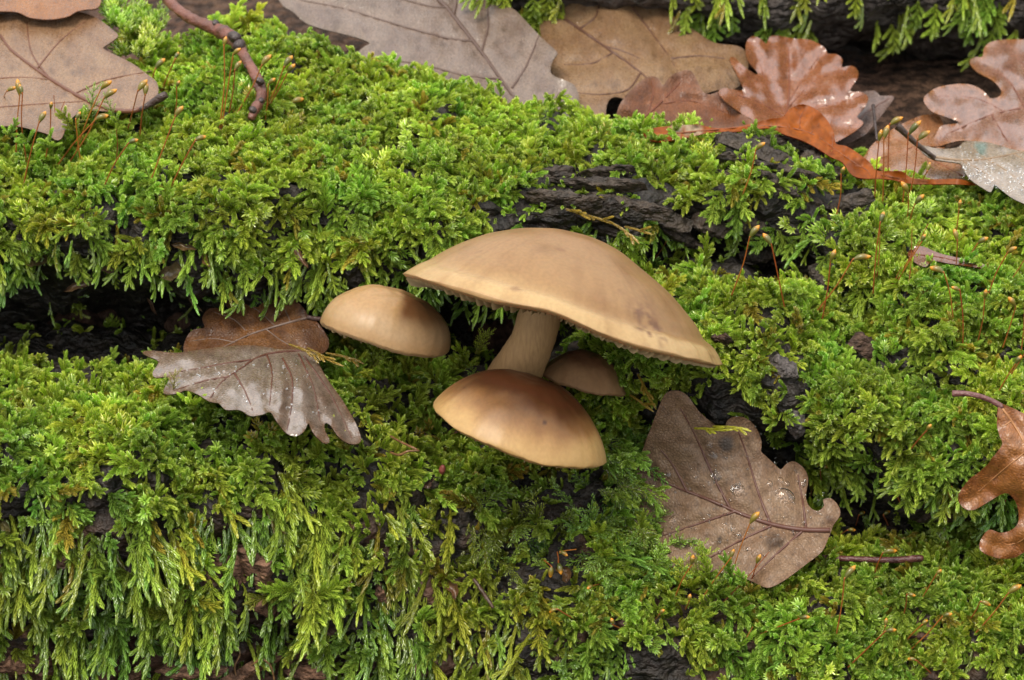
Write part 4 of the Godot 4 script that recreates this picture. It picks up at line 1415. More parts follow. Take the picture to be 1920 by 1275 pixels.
func build_bark() -> void:
	var dark := Color(0.098, 0.070, 0.050)
	for l in [[1020, 330, 120, 26, 8], [1120, 345, 190, 24, 14], [1060, 372, 150, 30, 12], [1180, 385, 170, 26, 20], [1090, 398, 110, 26, 10], [1010, 372, 90, 30, 5], [1240, 410, 120, 22, 22], [1140, 322, 110, 16, 12], [1280, 445, 110, 30, 30],
			[1390, 265, 110, 30, 8], [1440, 290, 190, 34, 10], [1500, 280, 140, 30, 22], [1540, 310, 90, 24, 35], [1385, 300, 90, 24, 0], [1460, 318, 170, 22, 14], [1360, 330, 120, 18, 18],
			[1500, 365, 180, 26, 22], [1570, 390, 150, 34, 24], [1460, 350, 110, 20, 22], [1600, 412, 90, 20, 20], [1400, 420, 90, 34, 20], [1330, 425, 80, 30, 5],
			[1420, 490, 130, 30, 12], [1500, 500, 110, 30, 5], [1460, 470, 150, 22, 14], [1540, 520, 70, 34, 0]]:
		plate(l[0], l[1], l[2], l[3], l[4], 0.0017, dark, "bark", "bark_plate", 0.0002)
	for l in [[1468, 695, 60, 44, 50], [1492, 790, 60, 40, 80]]:
		plate(l[0], l[1], l[2], l[3], l[4], 0.0016, Color(0.20, 0.165, 0.15), "bark", "bark_plate", 0.0012)
	for l in [[1606, 682, 74, 34, 5], [1370, 650, 40, 20, 10]]:
		plate(l[0], l[1], l[2], l[3], l[4], 0.0018, Color(0.13, 0.075, 0.05), "wood", "bark_plate", 0.0042)
	for l in [[480, 1065, 120, 90, 75], [440, 1075, 70, 44, 85], [495, 1135, 60, 40, 60], [360, 1255, 140, 44, -4], [250, 1262, 110, 36, 4], [470, 1250, 130, 40, 3], [580, 1258, 100, 34, -6], [60, 1185, 70, 26, 0], [30, 1245, 90, 36, 8], [715, 1110, 50, 22, 80]]:
		plate(l[0], l[1], l[2], l[3], l[4], 0.0011, Color(0.36, 0.19, 0.115), "wood", "rotten_wood", 0.0008)

func build_leaves() -> void:
	# upper left
	oak_leaf("large dull brown oak leaf on moss at upper left, dark stalk pointing right",
		[-60, 0, 0, 20, 60, 8, 120, 18, 160, 25, 187, 37, 213, 57, 222, 67, 210, 78, 193, 90, 200, 95, 217, 103, 250, 120, 273, 137, 293, 153, 297, 172, 290, 190, 267, 206, 233, 211, 187, 208, 157, 208, 140, 217, 127, 233, 115, 260, 103, 262, 90, 252, 67, 245, 33, 237, 0, 237, -60, 238],
		[[-60, 20, -6.2], [60, 20, -6.0], [213, 60, -5.0], [297, 170, -2.9], [-60, 238, -2.3], [33, 237, -2.0], [108, 262, -1.4], [150, 200, -2.6], [60, 120, -4.1], [-20, 60, -5.4], [235, 211, -2.4]],
		[-60, 30, -30, 45, 0, 66, 17, 90, 50, 117, 97, 150, 150, 182, 200, 203, 240, 209, 267, 203, 290, 187], [[-40, 150, 40, 145, 100, 150], [-40, 205, 60, 196, 160, 190], [70, 128, 113, 77, 160, 40], [140, 176, 200, 150, 285, 133], [97, 152, 60, 100, 50, 40]],
		{"color": Color(0.48, 0.275, 0.145), "color2": Color(0.37, 0.195, 0.10), "rim": Color(0.27, 0.12, 0.05), "mat": "leaf1", "curl": 0.0012, "stalk": [[262, 206, -2.3, 4], [285, 193, -2.3, 7], [300, 184, -2.25, 9], [312, 177, -2.2, 7]], "stalk_color": Color(0.06, 0.035, 0.025), "vein": Color(0.17, 0.065, 0.035), "rib": 5.5, "vein_width": 2.2, "rib_reversed": true})
	oak_leaf("shiny orange brown leaf edge at the very top left corner, overlapping the large brown leaf",
		[-60, -50, 180, -50, 190, -10, 184, 14, 160, 18, 143, 22, 127, 31, 100, 36, 77, 36, 53, 32, 33, 23, 0, 21, -60, 18],
		[[-60, -50, -7.4], [180, -50, -7.2], [-60, 18, -5.6], [77, 36, -5.2], [184, 14, -5.5], [80, -10, -6.0]], [-60, -20, 60, -12, 160, -30], [],
		{"color": Color(0.55, 0.21, 0.05), "color2": Color(0.42, 0.15, 0.035), "mat": "leaf1", "wave": 0.0012})
	# the two large ones at the top
	oak_leaf("large greyish brown oak leaf, underside up, at the top centre behind the moss",
		[500, -60, 510, -20, 523, 0, 533, 13, 550, 23, 573, 43, 600, 53, 640, 63, 673, 72, 693, 81, 683, 87, 665, 105, 660, 120, 663, 132, 690, 160, 760, 200, 860, 232, 960, 250, 1040, 258, 1063, 252, 1068, 240, 1065, 228, 1073, 213, 1085, 193, 1085, 177, 1077, 160, 1063, 152, 1040, 143, 1032, 133, 1037, 113, 1045, 100, 1037, 90, 1017, 72, 993, 47, 967, 20, 940, 4, 915, -20, 880, -70, 760, -100, 600, -90],
		[[523, 0, -8.6], [600, -80, -9.2], [680, 110, -6.8], [690, 160, -6.0], [860, 232, -5.3], [1050, 255, -4.9], [1085, 180, -5.7], [1040, 100, -6.6], [940, 4, -8.2], [890, 80, -7.3], [780, 60, -7.5], [880, -60, -9.0]],
		[770, -80, 800, -30, 822, 0, 837, 13, 860, 43, 887, 77, 917, 117, 940, 150, 967, 187, 990, 217, 1012, 236], [[887, 77, 840, 72, 767, 53, 700, 33, 640, 15, 560, 0], [940, 148, 873, 142, 807, 125, 750, 115, 697, 113, 666, 124], [837, 14, 807, 12, 767, 2, 700, -20], [960, 165, 987, 123, 1010, 67], [903, 95, 915, 50, 912, 0], [1010, 228, 1050, 173], [850, 30, 856, 0, 850, -40], [1000, 226, 900, 215, 800, 195]],
		{"color": Color(0.38, 0.265, 0.20), "color2": Color(0.28, 0.185, 0.14), "rim": Color(0.30, 0.20, 0.13), "mat": "leaf1", "bulge": 0.0006, "wave": 0.0009, "curl": 0.001, "vein": Color(0.13, 0.075, 0.055), "rib": 6.0, "vein_width": 3.2, "net": 10.0})
	oak_leaf("large tan oak leaf standing behind the greyish leaf at the top, right of centre",
		[1013, 60, 1014, 0, 1012, -40, 1100, -70, 1200, -50, 1222, -5, 1250, 19, 1280, 42, 1307, 60, 1340, 80, 1383, 86, 1398, 98, 1404, 118, 1396, 150, 1376, 167, 1350, 168, 1325, 175, 1280, 190, 1220, 195, 1180, 188, 1152, 182, 1138, 196, 1132, 240, 1107, 234, 1073, 218, 1050, 180, 1030, 120],
		[[1013, 0, -9.2], [1100, -70, -9.8], [1250, 19, -9.0], [1400, 110, -7.4], [1376, 167, -6.6], [1220, 195, -6.2], [1130, 238, -5.6], [1050, 180, -6.4], [1130, 80, -7.9], [1030, 90, -8.0]],
		[1010, -30, 1030, 0, 1053, 30, 1090, 57, 1133, 87, 1180, 120, 1213, 147, 1240, 180], [[1150, 98, 1110, 119, 1057, 121], [1200, 138, 1177, 168, 1130, 177, 1083, 174], [1160, -10, 1190, 20, 1213, 50, 1257, 110, 1276, 150], [1085, 55, 1117, 30, 1125, -20], [1133, 87, 1165, 95, 1200, 110], [1257, 110, 1310, 105, 1360, 110]],
		{"color": Color(0.48, 0.285, 0.145), "color2": Color(0.37, 0.20, 0.10), "rim": Color(0.30, 0.16, 0.08), "mat": "leaf1", "bulge": 0.0006, "wave": 0.001, "vein": Color(0.14, 0.065, 0.04), "rib": 4.6, "vein_width": 2.4, "net": 10.0})
	# the glossy red brown ones
	oak_leaf("dark translucent red brown leaf with rounded lobes, left of the glossy fan shaped leaf",
		[1157, 248, 1158, 207, 1173, 180, 1200, 153, 1220, 143, 1233, 146, 1243, 160, 1253, 147, 1267, 137, 1288, 131, 1300, 138, 1310, 157, 1318, 172, 1332, 177, 1352, 172, 1372, 192, 1392, 213, 1413, 226, 1400, 242, 1330, 243, 1280, 240, 1213, 250],
		[[1157, 248, -5.0], [1173, 180, -5.2], [1225, 143, -5.6], [1290, 131, -5.9], [1350, 172, -5.7], [1410, 228, -5.1], [1280, 240, -4.9], [1280, 190, -5.5]],
		[1175, 245, 1225, 205, 1280, 150], [[1215, 212, 1225, 175, 1222, 150], [1240, 195, 1300, 190, 1370, 215]],
		{"color": Color(0.36, 0.13, 0.05), "color2": Color(0.22, 0.075, 0.03), "rim": Color(0.34, 0.17, 0.10), "mat": "leaf0", "wave": 0.0012, "curl": 0.001})
	oak_leaf("glossy red brown fan shaped oak leaf with deep rounded lobes, right of the tan leaf",
		[1420, 240, 1410, 224, 1390, 213, 1362, 192, 1347, 174, 1357, 165, 1390, 170, 1394, 167, 1383, 143, 1368, 112, 1376, 107, 1393, 123, 1418, 140, 1421, 137, 1402, 113, 1398, 90, 1402, 74, 1413, 68, 1427, 73, 1437, 82, 1443, 69, 1460, 67, 1487, 72, 1520, 75, 1547, 90, 1551, 100, 1570, 102, 1580, 113, 1578, 126, 1597, 123, 1608, 132, 1608, 146, 1594, 170, 1613, 172, 1627, 181, 1623, 199, 1607, 219, 1619, 230, 1606, 244, 1580, 260, 1560, 268, 1530, 262, 1470, 240],
		[[1420, 240, -5.0], [1347, 174, -5.4], [1372, 108, -6.4], [1410, 70, -7.3], [1487, 70, -7.8], [1575, 108, -7.2], [1608, 138, -6.6], [1625, 185, -6.0], [1580, 260, -5.2], [1480, 215, -6.0], [1490, 140, -7.1]],
		[1470, 225, 1478, 190, 1480, 140, 1478, 80], [[1472, 212, 1440, 160, 1412, 85], [1470, 218, 1420, 190, 1360, 172], [1474, 205, 1530, 150, 1590, 130], [1472, 215, 1540, 200, 1615, 180], [1474, 200, 1510, 140, 1545, 95], [1470, 222, 1530, 235, 1600, 235], [1455, 195, 1410, 150, 1376, 115]],
		{"color": Color(0.48, 0.175, 0.075), "color2": Color(0.38, 0.125, 0.05), "rim": Color(0.46, 0.15, 0.05), "mat": "leaf2", "bulge": 0.0009, "wave": 0.0018, "curl": 0.0022, "vein": Color(0.24, 0.08, 0.04), "rib": 2.4, "vein_width": 1.3})
	oak_leaf("greyish pink leaf lobe showing behind the right side of the glossy fan shaped leaf",
		[1600, 180, 1613, 173, 1640, 170, 1650, 179, 1676, 181, 1664, 202, 1645, 226, 1625, 250, 1600, 265, 1575, 275, 1580, 230],
		[[1600, 180, -6.8], [1676, 181, -6.8], [1645, 226, -6.2], [1590, 270, -5.6]], [1590, 250, 1620, 215, 1668, 184], [],
		{"color": Color(0.33, 0.22, 0.19), "mat": "leaf1", "color2": Color(0.25, 0.16, 0.13)})
	oak_leaf("thin bright orange leaf folded on edge along the moss, with one rounded upright lobe",
		[1206, 250, 1225, 240, 1260, 236, 1310, 234, 1340, 240, 1380, 238, 1413, 231, 1440, 224, 1466, 220, 1478, 207, 1493, 198, 1513, 197, 1533, 207, 1550, 224, 1563, 247, 1567, 269, 1587, 274, 1613, 290, 1634, 308, 1645, 320, 1690, 322, 1712, 334, 1760, 336, 1800, 336, 1832, 347, 1780, 345, 1713, 345, 1663, 336, 1613, 334, 1593, 324, 1580, 305, 1557, 294, 1527, 275, 1500, 262, 1467, 251, 1447, 241, 1420, 242, 1380, 247, 1330, 249, 1290, 258, 1240, 266, 1215, 262],
		[[1206, 250, -3.5], [1260, 262, -3.3], [1340, 244, -3.7], [1440, 232, -3.8], [1510, 198, -4.2], [1500, 262, -3.6], [1567, 269, -3.7], [1613, 334, -3.0], [1700, 335, -2.8], [1832, 347, -2.7]],
		[1220, 255, 1330, 244, 1440, 236, 1520, 250, 1580, 290, 1640, 325, 1740, 340], [[1500, 240, 1500, 220, 1510, 204], [1520, 250, 1535, 232, 1542, 222], [1560, 275, 1562, 262, 1560, 250], [1590, 297, 1592, 285, 1600, 285], [1615, 312, 1625, 318, 1632, 330], [1660, 328, 1680, 333, 1700, 340], [1480, 240, 1478, 230, 1470, 224]],
		{"color": Color(0.46, 0.125, 0.012), "color2": Color(0.36, 0.085, 0.01), "rim": Color(0.33, 0.085, 0.012), "mat": "thin_leaf", "wave": 0.0022, "curl": 0.0014, "vein": Color(0.30, 0.08, 0.02), "rib": 1.8, "vein_width": 1.2, "net": 8.0, "spots": [[1300, 240, 18, Color(0.55, 0.42, 0.28)], [1270, 240, 14, Color(0.52, 0.40, 0.27)], [1600, 315, 16, Color(0.24, 0.06, 0.01)], [1530, 240, 9, Color(0.30, 0.08, 0.01)], [1480, 250, 12, Color(0.34, 0.09, 0.01)], [1720, 340, 20, Color(0.28, 0.09, 0.02)], [1560, 285, 8, Color(0.3, 0.07, 0.01)]]})
	oak_leaf("wet pinkish orange leaf lying flat between the folded orange leaf and the pale wet leaf",
		[1620, 300, 1626, 283, 1645, 262, 1675, 241, 1700, 228, 1730, 216, 1758, 216, 1768, 232, 1778, 262, 1768, 288, 1800, 306, 1818, 330, 1822, 338, 1760, 338, 1700, 332, 1650, 318],
		[[1620, 300, -4.7], [1645, 262, -5.2], [1730, 216, -6.0], [1778, 262, -5.3], [1818, 330, -3.7], [1700, 332, -3.8], [1710, 280, -4.7]],
		[1810, 332, 1750, 300, 1700, 270, 1660, 255], [[1750, 300, 1740, 260, 1740, 225], [1710, 276, 1670, 290, 1640, 300]],
		{"color": Color(0.56, 0.24, 0.10), "color2": Color(0.44, 0.20, 0.10), "rim": Color(0.45, 0.16, 0.05), "mat": "leaf2", "wave": 0.0014, "rib": 2.0, "vein_width": 1.2})
	oak_leaf("shiny purplish brown lobed leaf at the right edge, resting above the pale wet leaf",
		[1732, 190, 1738, 176, 1760, 163, 1800, 157, 1827, 161, 1848, 174, 1856, 184, 1870, 183, 1878, 172, 1862, 152, 1832, 135, 1818, 117, 1827, 107, 1842, 106, 1846, 88, 1867, 76, 1920, 74, 1990, 80, 1990, 300, 1920, 286, 1893, 280, 1850, 268, 1800, 264, 1760, 274, 1740, 272, 1753, 256, 1765, 236, 1798, 230, 1773, 219, 1747, 209],
		[[1732, 190, -5.8], [1800, 157, -6.4], [1820, 115, -7.2], [1867, 76, -8.0], [1990, 80, -8.4], [1990, 300, -4.8], [1893, 280, -4.9], [1745, 270, -5.0], [1850, 210, -6.0], [1780, 200, -5.9]],
		[1990, 190, 1930, 200, 1860, 215, 1800, 240, 1755, 262], [[1880, 208, 1830, 185, 1760, 180], [1920, 200, 1890, 150, 1835, 115], [1940, 198, 1930, 140, 1890, 85], [1860, 216, 1880, 250, 1900, 280]],
		{"color": Color(0.44, 0.215, 0.14), "color2": Color(0.35, 0.15, 0.09), "rim": Color(0.55, 0.20, 0.05), "mat": "leaf2", "bulge": 0.0008, "wave": 0.0016, "curl": 0.0015, "rib": 2.4, "vein_width": 1.4})
	oak_leaf("orange brown leaf fragment on the ground at the top right corner",
		[1860, 30, 1880, 20, 1920, 15, 1990, 20, 1990, 75, 1920, 70, 1880, 62, 1850, 50], [[1860, 30, -11.0], [1990, 20, -11.2], [1990, 75, -10.0], [1850, 50, -10.4], [1920, 70, -10.0]], [1990, 45, 1920, 42, 1870, 40], [],
		{"color": Color(0.30, 0.14, 0.07), "mat": "leaf1"})
	oak_leaf("pale beige wet leaf glittering with droplets at the right edge, its stalk dark",
		[1722, 271, 1757, 278, 1793, 277, 1811, 265, 1853, 267, 1900, 280, 1950, 286, 1990, 290, 1990, 410, 1950, 395, 1920, 382, 1897, 371, 1873, 353, 1864, 347, 1858, 360, 1843, 353, 1820, 337, 1807, 320, 1801, 307, 1770, 302, 1748, 298, 1728, 284],
		[[1722, 275, -3.6], [1811, 265, -4.0], [1900, 280, -3.7], [1990, 290, -3.4], [1990, 410, -1.4], [1897, 371, -1.9], [1850, 355, -2.2], [1801, 307, -3.0], [1870, 310, -2.9]],
		[1748, 294, 1800, 300, 1850, 298, 1920, 284, 1990, 270], [[1800, 300, 1840, 320, 1870, 345], [1850, 298, 1900, 330, 1940, 380], [1850, 298, 1830, 285, 1820, 272], [1900, 288, 1950, 320, 1985, 350]],
		{"color": Color(0.50, 0.37, 0.26), "color2": Color(0.42, 0.30, 0.21), "rim": Color(0.36, 0.24, 0.15), "mat": "leaf2", "wave": 0.0008, "bulge": 0.0004, "vein": Color(0.33, 0.21, 0.12), "rib": 2.6, "vein_width": 1.2, "net": 7.0, "stalk": [[1752, 296, -3.1, 5], [1735, 283, -3.0, 4.5], [1713, 265, -2.9, 5.5], [1690, 243, -2.8, 7], [1682, 236, -2.8, 8.5]], "stalk_color": Color(0.06, 0.032, 0.022), "spots": [[1840, 278, 12, Color(0.25, 0.32, 0.26)]]})
	oak_leaf("small red brown leaf scrap half sunk in the moss at the right",
		[1702, 478, 1710, 464, 1730, 462, 1763, 475, 1813, 487, 1848, 497, 1843, 503, 1813, 499, 1773, 493, 1748, 489, 1737, 500, 1723, 497, 1710, 488],
		[[1702, 478, -0.9], [1730, 462, -1.1], [1848, 497, -0.6], [1737, 500, -0.5], [1773, 485, -0.6]], [1706, 476, 1760, 482, 1840, 499], [],
		{"color": Color(0.32, 0.10, 0.035), "color2": Color(0.24, 0.07, 0.03), "mat": "leaf2", "rib": 1.5, "net": 6.0, "step": 4.0})
	# right: orange leaf hanging on edge
	oak_leaf("orange brown oak leaf with long lobes at the right edge, hanging from a purplish stalk",
		[1872, 762, 1877, 758, 1901, 766, 1920, 775, 1990, 800, 1990, 1040, 1940, 1032, 1920, 1036, 1901, 1046, 1874, 1047, 1843, 1036, 1836, 1022, 1844, 1003, 1856, 993, 1877, 999, 1897, 993, 1909, 979, 1908, 952, 1897, 931, 1883, 925, 1856, 939, 1829, 955, 1811, 955, 1798, 941, 1800, 921, 1820, 898, 1847, 876, 1865, 853, 1879, 833, 1874, 817, 1869, 795],
		[[1875, 760, 2.0], [1990, 800, 1.8], [1990, 1040, 1.7], [1901, 1046, 1.5], [1840, 1025, 1.7], [1908, 970, 1.6], [1805, 940, 1.4], [1860, 860, 2.0], [1930, 880, 2.3], [1925, 1000, 2.0]],
		[1878, 764, 1915, 820, 1945, 900, 1960, 1000], [[1925, 845, 1870, 890, 1815, 940], [1950, 940, 1920, 1010, 1860, 1025], [1895, 790, 1878, 800, 1872, 790]],
		{"color": Color(0.56, 0.22, 0.055), "color2": Color(0.46, 0.16, 0.04), "rim": Color(0.34, 0.10, 0.025), "mat": "leaf1", "wave": 0.0012, "curl": 0.0012, "vein": Color(0.50, 0.23, 0.09), "rib": 2.6, "vein_width": 1.6, "stalk": [[1880, 764, 2.0, 6], [1856, 750, 2.0, 5], [1820, 739, 2.0, 5], [1786, 738, 1.9, 6.5]], "stalk_color": Color(0.17, 0.07, 0.06)})
	# lower right: brown leaf with drops
	oak_leaf("flat grey brown oak leaf, underside up and beaded with water drops, at the lower right",
		[1239, 754, 1248, 738, 1266, 732, 1288, 741, 1311, 772, 1338, 795, 1358, 807, 1363, 790, 1378, 782, 1401, 786, 1419, 804, 1428, 829, 1427, 846, 1434, 853, 1451, 869, 1464, 880, 1475, 869, 1491, 866, 1507, 878, 1515, 898, 1511, 930, 1518, 950, 1534, 958, 1545, 948, 1543, 937, 1557, 934, 1572, 948, 1575, 966, 1563, 984, 1554, 1007, 1541, 1034, 1514, 1056, 1478, 1083, 1451, 1099, 1433, 1101, 1405, 1088, 1374, 1078, 1315, 1070, 1270, 1063, 1234, 1058, 1212, 1016, 1196, 970, 1190, 925, 1195, 880, 1208, 835, 1225, 790],
		[[1250, 738, 0.6], [1225, 850, 0.0], [1195, 930, -0.3], [1230, 1050, 0.4], [1374, 1078, 0.8], [1440, 1100, 1.3], [1541, 1034, 0.8], [1573, 955, 0.5], [1500, 875, 0.0], [1378, 785, 0.3], [1400, 930, 0.4], [1340, 860, 0.2]],
		[1200, 882, 1216, 889, 1270, 914, 1329, 937, 1396, 966, 1451, 984, 1505, 993, 1556, 994], [[1288, 921, 1261, 871, 1239, 844], [1369, 953, 1338, 894, 1302, 813, 1275, 765], [1444, 980, 1424, 930, 1396, 840, 1380, 800], [1511, 991, 1507, 953, 1496, 890], [1378, 959, 1315, 980, 1210, 1015], [1446, 986, 1383, 1016, 1300, 1064], [1505, 995, 1451, 1043, 1408, 1085]],
		{"color": Color(0.43, 0.265, 0.155), "color2": Color(0.36, 0.205, 0.115), "rim": Color(0.32, 0.17, 0.09), "mat": "leaf0", "wave": 0.0006, "bulge": 0.0005, "curl": 0.0008, "vein": Color(0.15, 0.06, 0.04), "rib": 5.4, "vein_width": 2.9, "rib_reversed": true, "net": 8.0, "spots": [[1452, 1016, 17, Color(0.14, 0.07, 0.03)], [1490, 1000, 9, Color(0.2, 0.09, 0.04)], [1362, 832, 13, Color(0.15, 0.11, 0.09)], [1347, 1013, 5, Color(0.06, 0.04, 0.03)], [1555, 974, 8, Color(0.16, 0.07, 0.03)]]})
	# left: two leaves at the mouth of the hollow
	oak_leaf("dark brown lobed oak leaf standing in the hollow behind the wet grey leaf",
		[345, 660, 349, 634, 363, 618, 383, 614, 379, 598, 387, 582, 403, 577, 430, 583, 422, 568, 427, 555, 443, 551, 464, 558, 464, 548, 477, 542, 510, 545, 547, 558, 570, 578, 578, 592, 592, 600, 617, 640, 600, 665, 533, 672, 433, 680, 370, 680],
		[[345, 660, -0.8], [385, 590, -1.3], [430, 555, -1.6], [490, 542, -1.7], [570, 580, -1.2], [617, 640, -0.9], [533, 672, -0.2], [400, 680, -0.2], [480, 610, -1.0]],
		[410, 655, 467, 628, 517, 612, 567, 598, 582, 595], [[467, 628, 440, 600, 400, 585], [517, 612, 480, 580, 440, 560], [440, 642, 400, 635, 355, 640], [545, 604, 530, 575, 500, 552], [500, 618, 530, 640, 560, 655]],
		{"color": Color(0.30, 0.13, 0.045), "color2": Color(0.15, 0.06, 0.025), "rim": Color(0.15, 0.06, 0.03), "mat": "leaf0", "wave": 0.001, "vein": Color(0.20, 0.13, 0.10), "rib": 3.4, "rib_reversed": true, "stalk": [[576, 594, -1.05, 4], [590, 597, -1.0, 4.5], [606, 598, -0.9, 4]], "stalk_color": Color(0.09, 0.05, 0.04)})
	oak_leaf("wet grey brown oak leaf draped over the left moss ledge, its ragged lobes hanging down",
		[267, 661, 283, 657, 333, 661, 383, 654, 440, 648, 483, 648, 520, 654, 567, 655, 587, 662, 602, 690, 617, 715, 640, 747, 660, 780, 672, 805, 677, 826, 667, 833, 650, 830, 634, 818, 618, 796, 609, 794, 609, 806, 617, 822, 617, 830, 606, 830, 588, 813, 578, 794, 571, 808, 555, 818, 537, 812, 520, 792, 507, 773, 493, 777, 470, 780, 450, 769, 423, 768, 410, 756, 393, 753, 370, 739, 347, 732, 333, 738, 310, 739, 307, 731, 317, 708, 292, 708, 286, 699, 297, 678, 277, 668],
		[[267, 661, 0.9], [383, 654, 0.5], [483, 648, 0.1], [587, 662, 0.0], [617, 715, 0.7], [675, 826, 2.0], [610, 826, 2.6], [545, 815, 2.9], [470, 778, 2.9], [393, 752, 2.6], [310, 738, 2.0], [290, 700, 1.4], [450, 700, 1.7], [530, 720, 1.8], [370, 690, 1.5]],
		[575, 657, 513, 662, 480, 672, 450, 692, 417, 715, 393, 748], [[530, 672, 547, 708, 547, 758, 538, 808], [560, 664, 587, 725, 600, 790], [470, 675, 420, 682, 367, 692, 300, 702], [440, 700, 460, 735, 475, 772], [500, 665, 510, 700, 505, 765], [570, 668, 620, 740, 660, 822], [430, 706, 380, 715, 325, 733]],
		{"color": Color(0.43, 0.325, 0.255), "color2": Color(0.30, 0.195, 0.135), "rim": Color(0.26, 0.13, 0.065), "mat": "leaf2", "bulge": 0.0009, "wave": 0.0012, "curl": 0.0012, "vein": Color(0.13, 0.05, 0.028), "rib": 3.2, "vein_width": 2.2, "net": 7.0, "step": 5.0})

func build_small() -> void:
	twig("twig", "knobbly red brown twig lying across the moss at the upper left", "twig",
		[[290, -40, -6.15, 10], [315, 0, -5.45, 11], [350, 30, -4.85, 11], [388, 48, -4.45, 12], [420, 62, -4.15, 15], [442, 78, -3.75, 15], [457, 104, -3.25, 10], [474, 132, -2.85, 10], [486, 158, -2.55, 12], [490, 182, -2.35, 10], [478, 205, -2.15, 10], [470, 224, -2.05, 6]], Color(0.23, 0.085, 0.055), 0.16,
		[[440, 70, -3.55, 16], [448, 86, -3.35, 14], [462, 124, -2.95, 6], [487, 152, -2.35, 11], [490, 188, -2.20, 7], [474, 206, -2.05, 9], [405, 44, -4.25, 9]])
	twig("leaf_stalk", "straight dark purplish leaf stalk lying right of the brown leaf with drops", "stalk",
		[[1500, 1045, -0.2, 5], [1530, 1045, 0.0, 5.5], [1600, 1048, 0.2, 5.5], [1670, 1050, 0.3, 6], [1722, 1047, 0.4, 7], [1728, 1047, 0.4, 4]], Color(0.15, 0.05, 0.045), 0.03)
	twig("root_fibre", "fine orange brown fibre curling across the dark gap below the left mushroom", "root", [[733, 818, 0.2, 2], [750, 828, 0.5, 2], [776, 840, 0.8, 2.2], [786, 846, 0.8, 1.2]], Color(0.33, 0.16, 0.07))
	twig("root_fibre", "hooked brown fibre below the left mushroom, under the straighter fibre", "root", [[732, 848, 0.6, 2], [748, 853, 0.8, 2.6], [766, 846, 0.9, 2.4], [786, 845, 0.9, 1.4]], Color(0.30, 0.15, 0.06))
	twig("root_fibre", "pale brown rootlet arching over the rotten wood at the bottom left", "root", [[455, 1262, 0.3, 2], [475, 1245, 0.5, 2], [492, 1236, 0.6, 2.2], [508, 1250, 0.5, 2], [515, 1278, 0.3, 1.5]], Color(0.36, 0.20, 0.08))
	twig("root_fibre", "thin rootlet hanging over rotten wood at the bottom, left of the arching one", "root", [[440, 1200, 0.5, 1.5], [450, 1225, 0.6, 1.6], [440, 1250, 0.5, 1.6], [446, 1280, 0.3, 1.2]], Color(0.32, 0.18, 0.08))
	twig("twig", "small dark twig among the green moss at the bottom, right of centre", "twig", [[1040, 1158, 0.6, 4], [1075, 1160, 0.8, 5], [1120, 1168, 0.9, 4], [1150, 1172, 0.9, 6]], Color(0.10, 0.05, 0.04), 0.3, [[1148, 1170, 1.0, 8]])
	twig("twig", "brown old stem slanting through the moss below the front cap", "twig", [[888, 1085, 0.7, 3], [905, 1110, 0.8, 4], [925, 1140, 0.9, 3]], Color(0.10, 0.055, 0.03), 0.3)
	twig("twig", "short dark twig standing before the grey lobe behind the glossy fan shaped leaf", "twig", [[1637, 197, -5.6, 3.5], [1640, 225, -5.3, 3], [1644, 262, -5.0, 2.5]], Color(0.06, 0.035, 0.03), 0.1)
	# a seed
	var sb := MB.new()
	var sp := at(829, 881, hit(829, 881) + 0.006)
	sb.ball(sp, 0.00115, Color(0.25, 0.06, 0.045), Vector3(0.62, 1.0, 0.62), Basis(T, -0.25))
	tag(put(sb, "seed", mats.twig, self), "small glossy dark red seed lodged in the moss left of the front cap's lower edge", "seed")
	# dry scraps in the hollow and elsewhere
	var tan := Color(0.34, 0.19, 0.085)
	for s in [[65, 478, 60, 34, 15, "curled tan scrap under the mossy overhang at the far left"], [150, 538, 66, 20, -14, "tan boat shaped scrap above the dark hollow at the left"], [203, 506, 40, 13, 12, "small pale brown scrap above the dark hollow, left of the ragged one"],
			[322, 512, 54, 36, -5, "ragged orange brown scrap hanging in the left hollow"], [285, 575, 40, 9, 62, "narrow brown sliver dangling in the dark hollow"], [365, 570, 44, 8, 45, "slim olive brown sliver beside the dark leaf in the hollow"],
			[345, 462, 50, 16, 10, "brown scrap among the moss over the ragged scrap"], [385, 486, 36, 14, 60, "pale brown folded scrap under the mossy overhang"], [598, 442, 36, 16, 35, "brown scrap under moss above the left mushroom"], [560, 480, 60, 16, 55, "long brown scrap under moss, upper left of the left mushroom"],
			[790, 812, 34, 22, 25, "pale torn scrap in the gap between the left mushroom and the front cap"], [848, 812, 26, 10, -10, "tiny tan scrap beside the left edge of the front cap"], [805, 905, 22, 30, 80, "brown papery husk below the red seed"], [705, 970, 40, 12, 60, "narrow brown leaf sliver in the moss below the grey leaf's tip"],
			[342, 292, 30, 18, 70, "small orange brown pointed scrap standing in the moss below the twig"], [10, 985, 30, 18, 40, "pale scrap at the left edge in the hanging moss"], [1725, 1012, 30, 16, 10, "dark brown scrap in the hollow beside the leaf stalk"], [660, 985, 26, 10, 70, "tiny red brown scrap in the moss under the grey leaf"],
			[1460, 640, 24, 10, 20, "orange tinted scrap on the moss right of the large cap"], [1055, 1075, 40, 26, 70, "dark husk in the black gap below the front cap"], [1115, 1190, 30, 14, 20, "brown scrap in the lower moss under the small dark twig"], [845, 1105, 44, 26, 60, "dark brown crumbly scrap in the moss below the front cap's left side"]]:
		scrap(s[0], s[1], s[2], s[3], s[4], Color(tan.r * rng.randf_range(0.6, 1.1), tan.g * rng.randf_range(0.6, 1.1), tan.b * rng.randf_range(0.6, 1.1)), s[5])
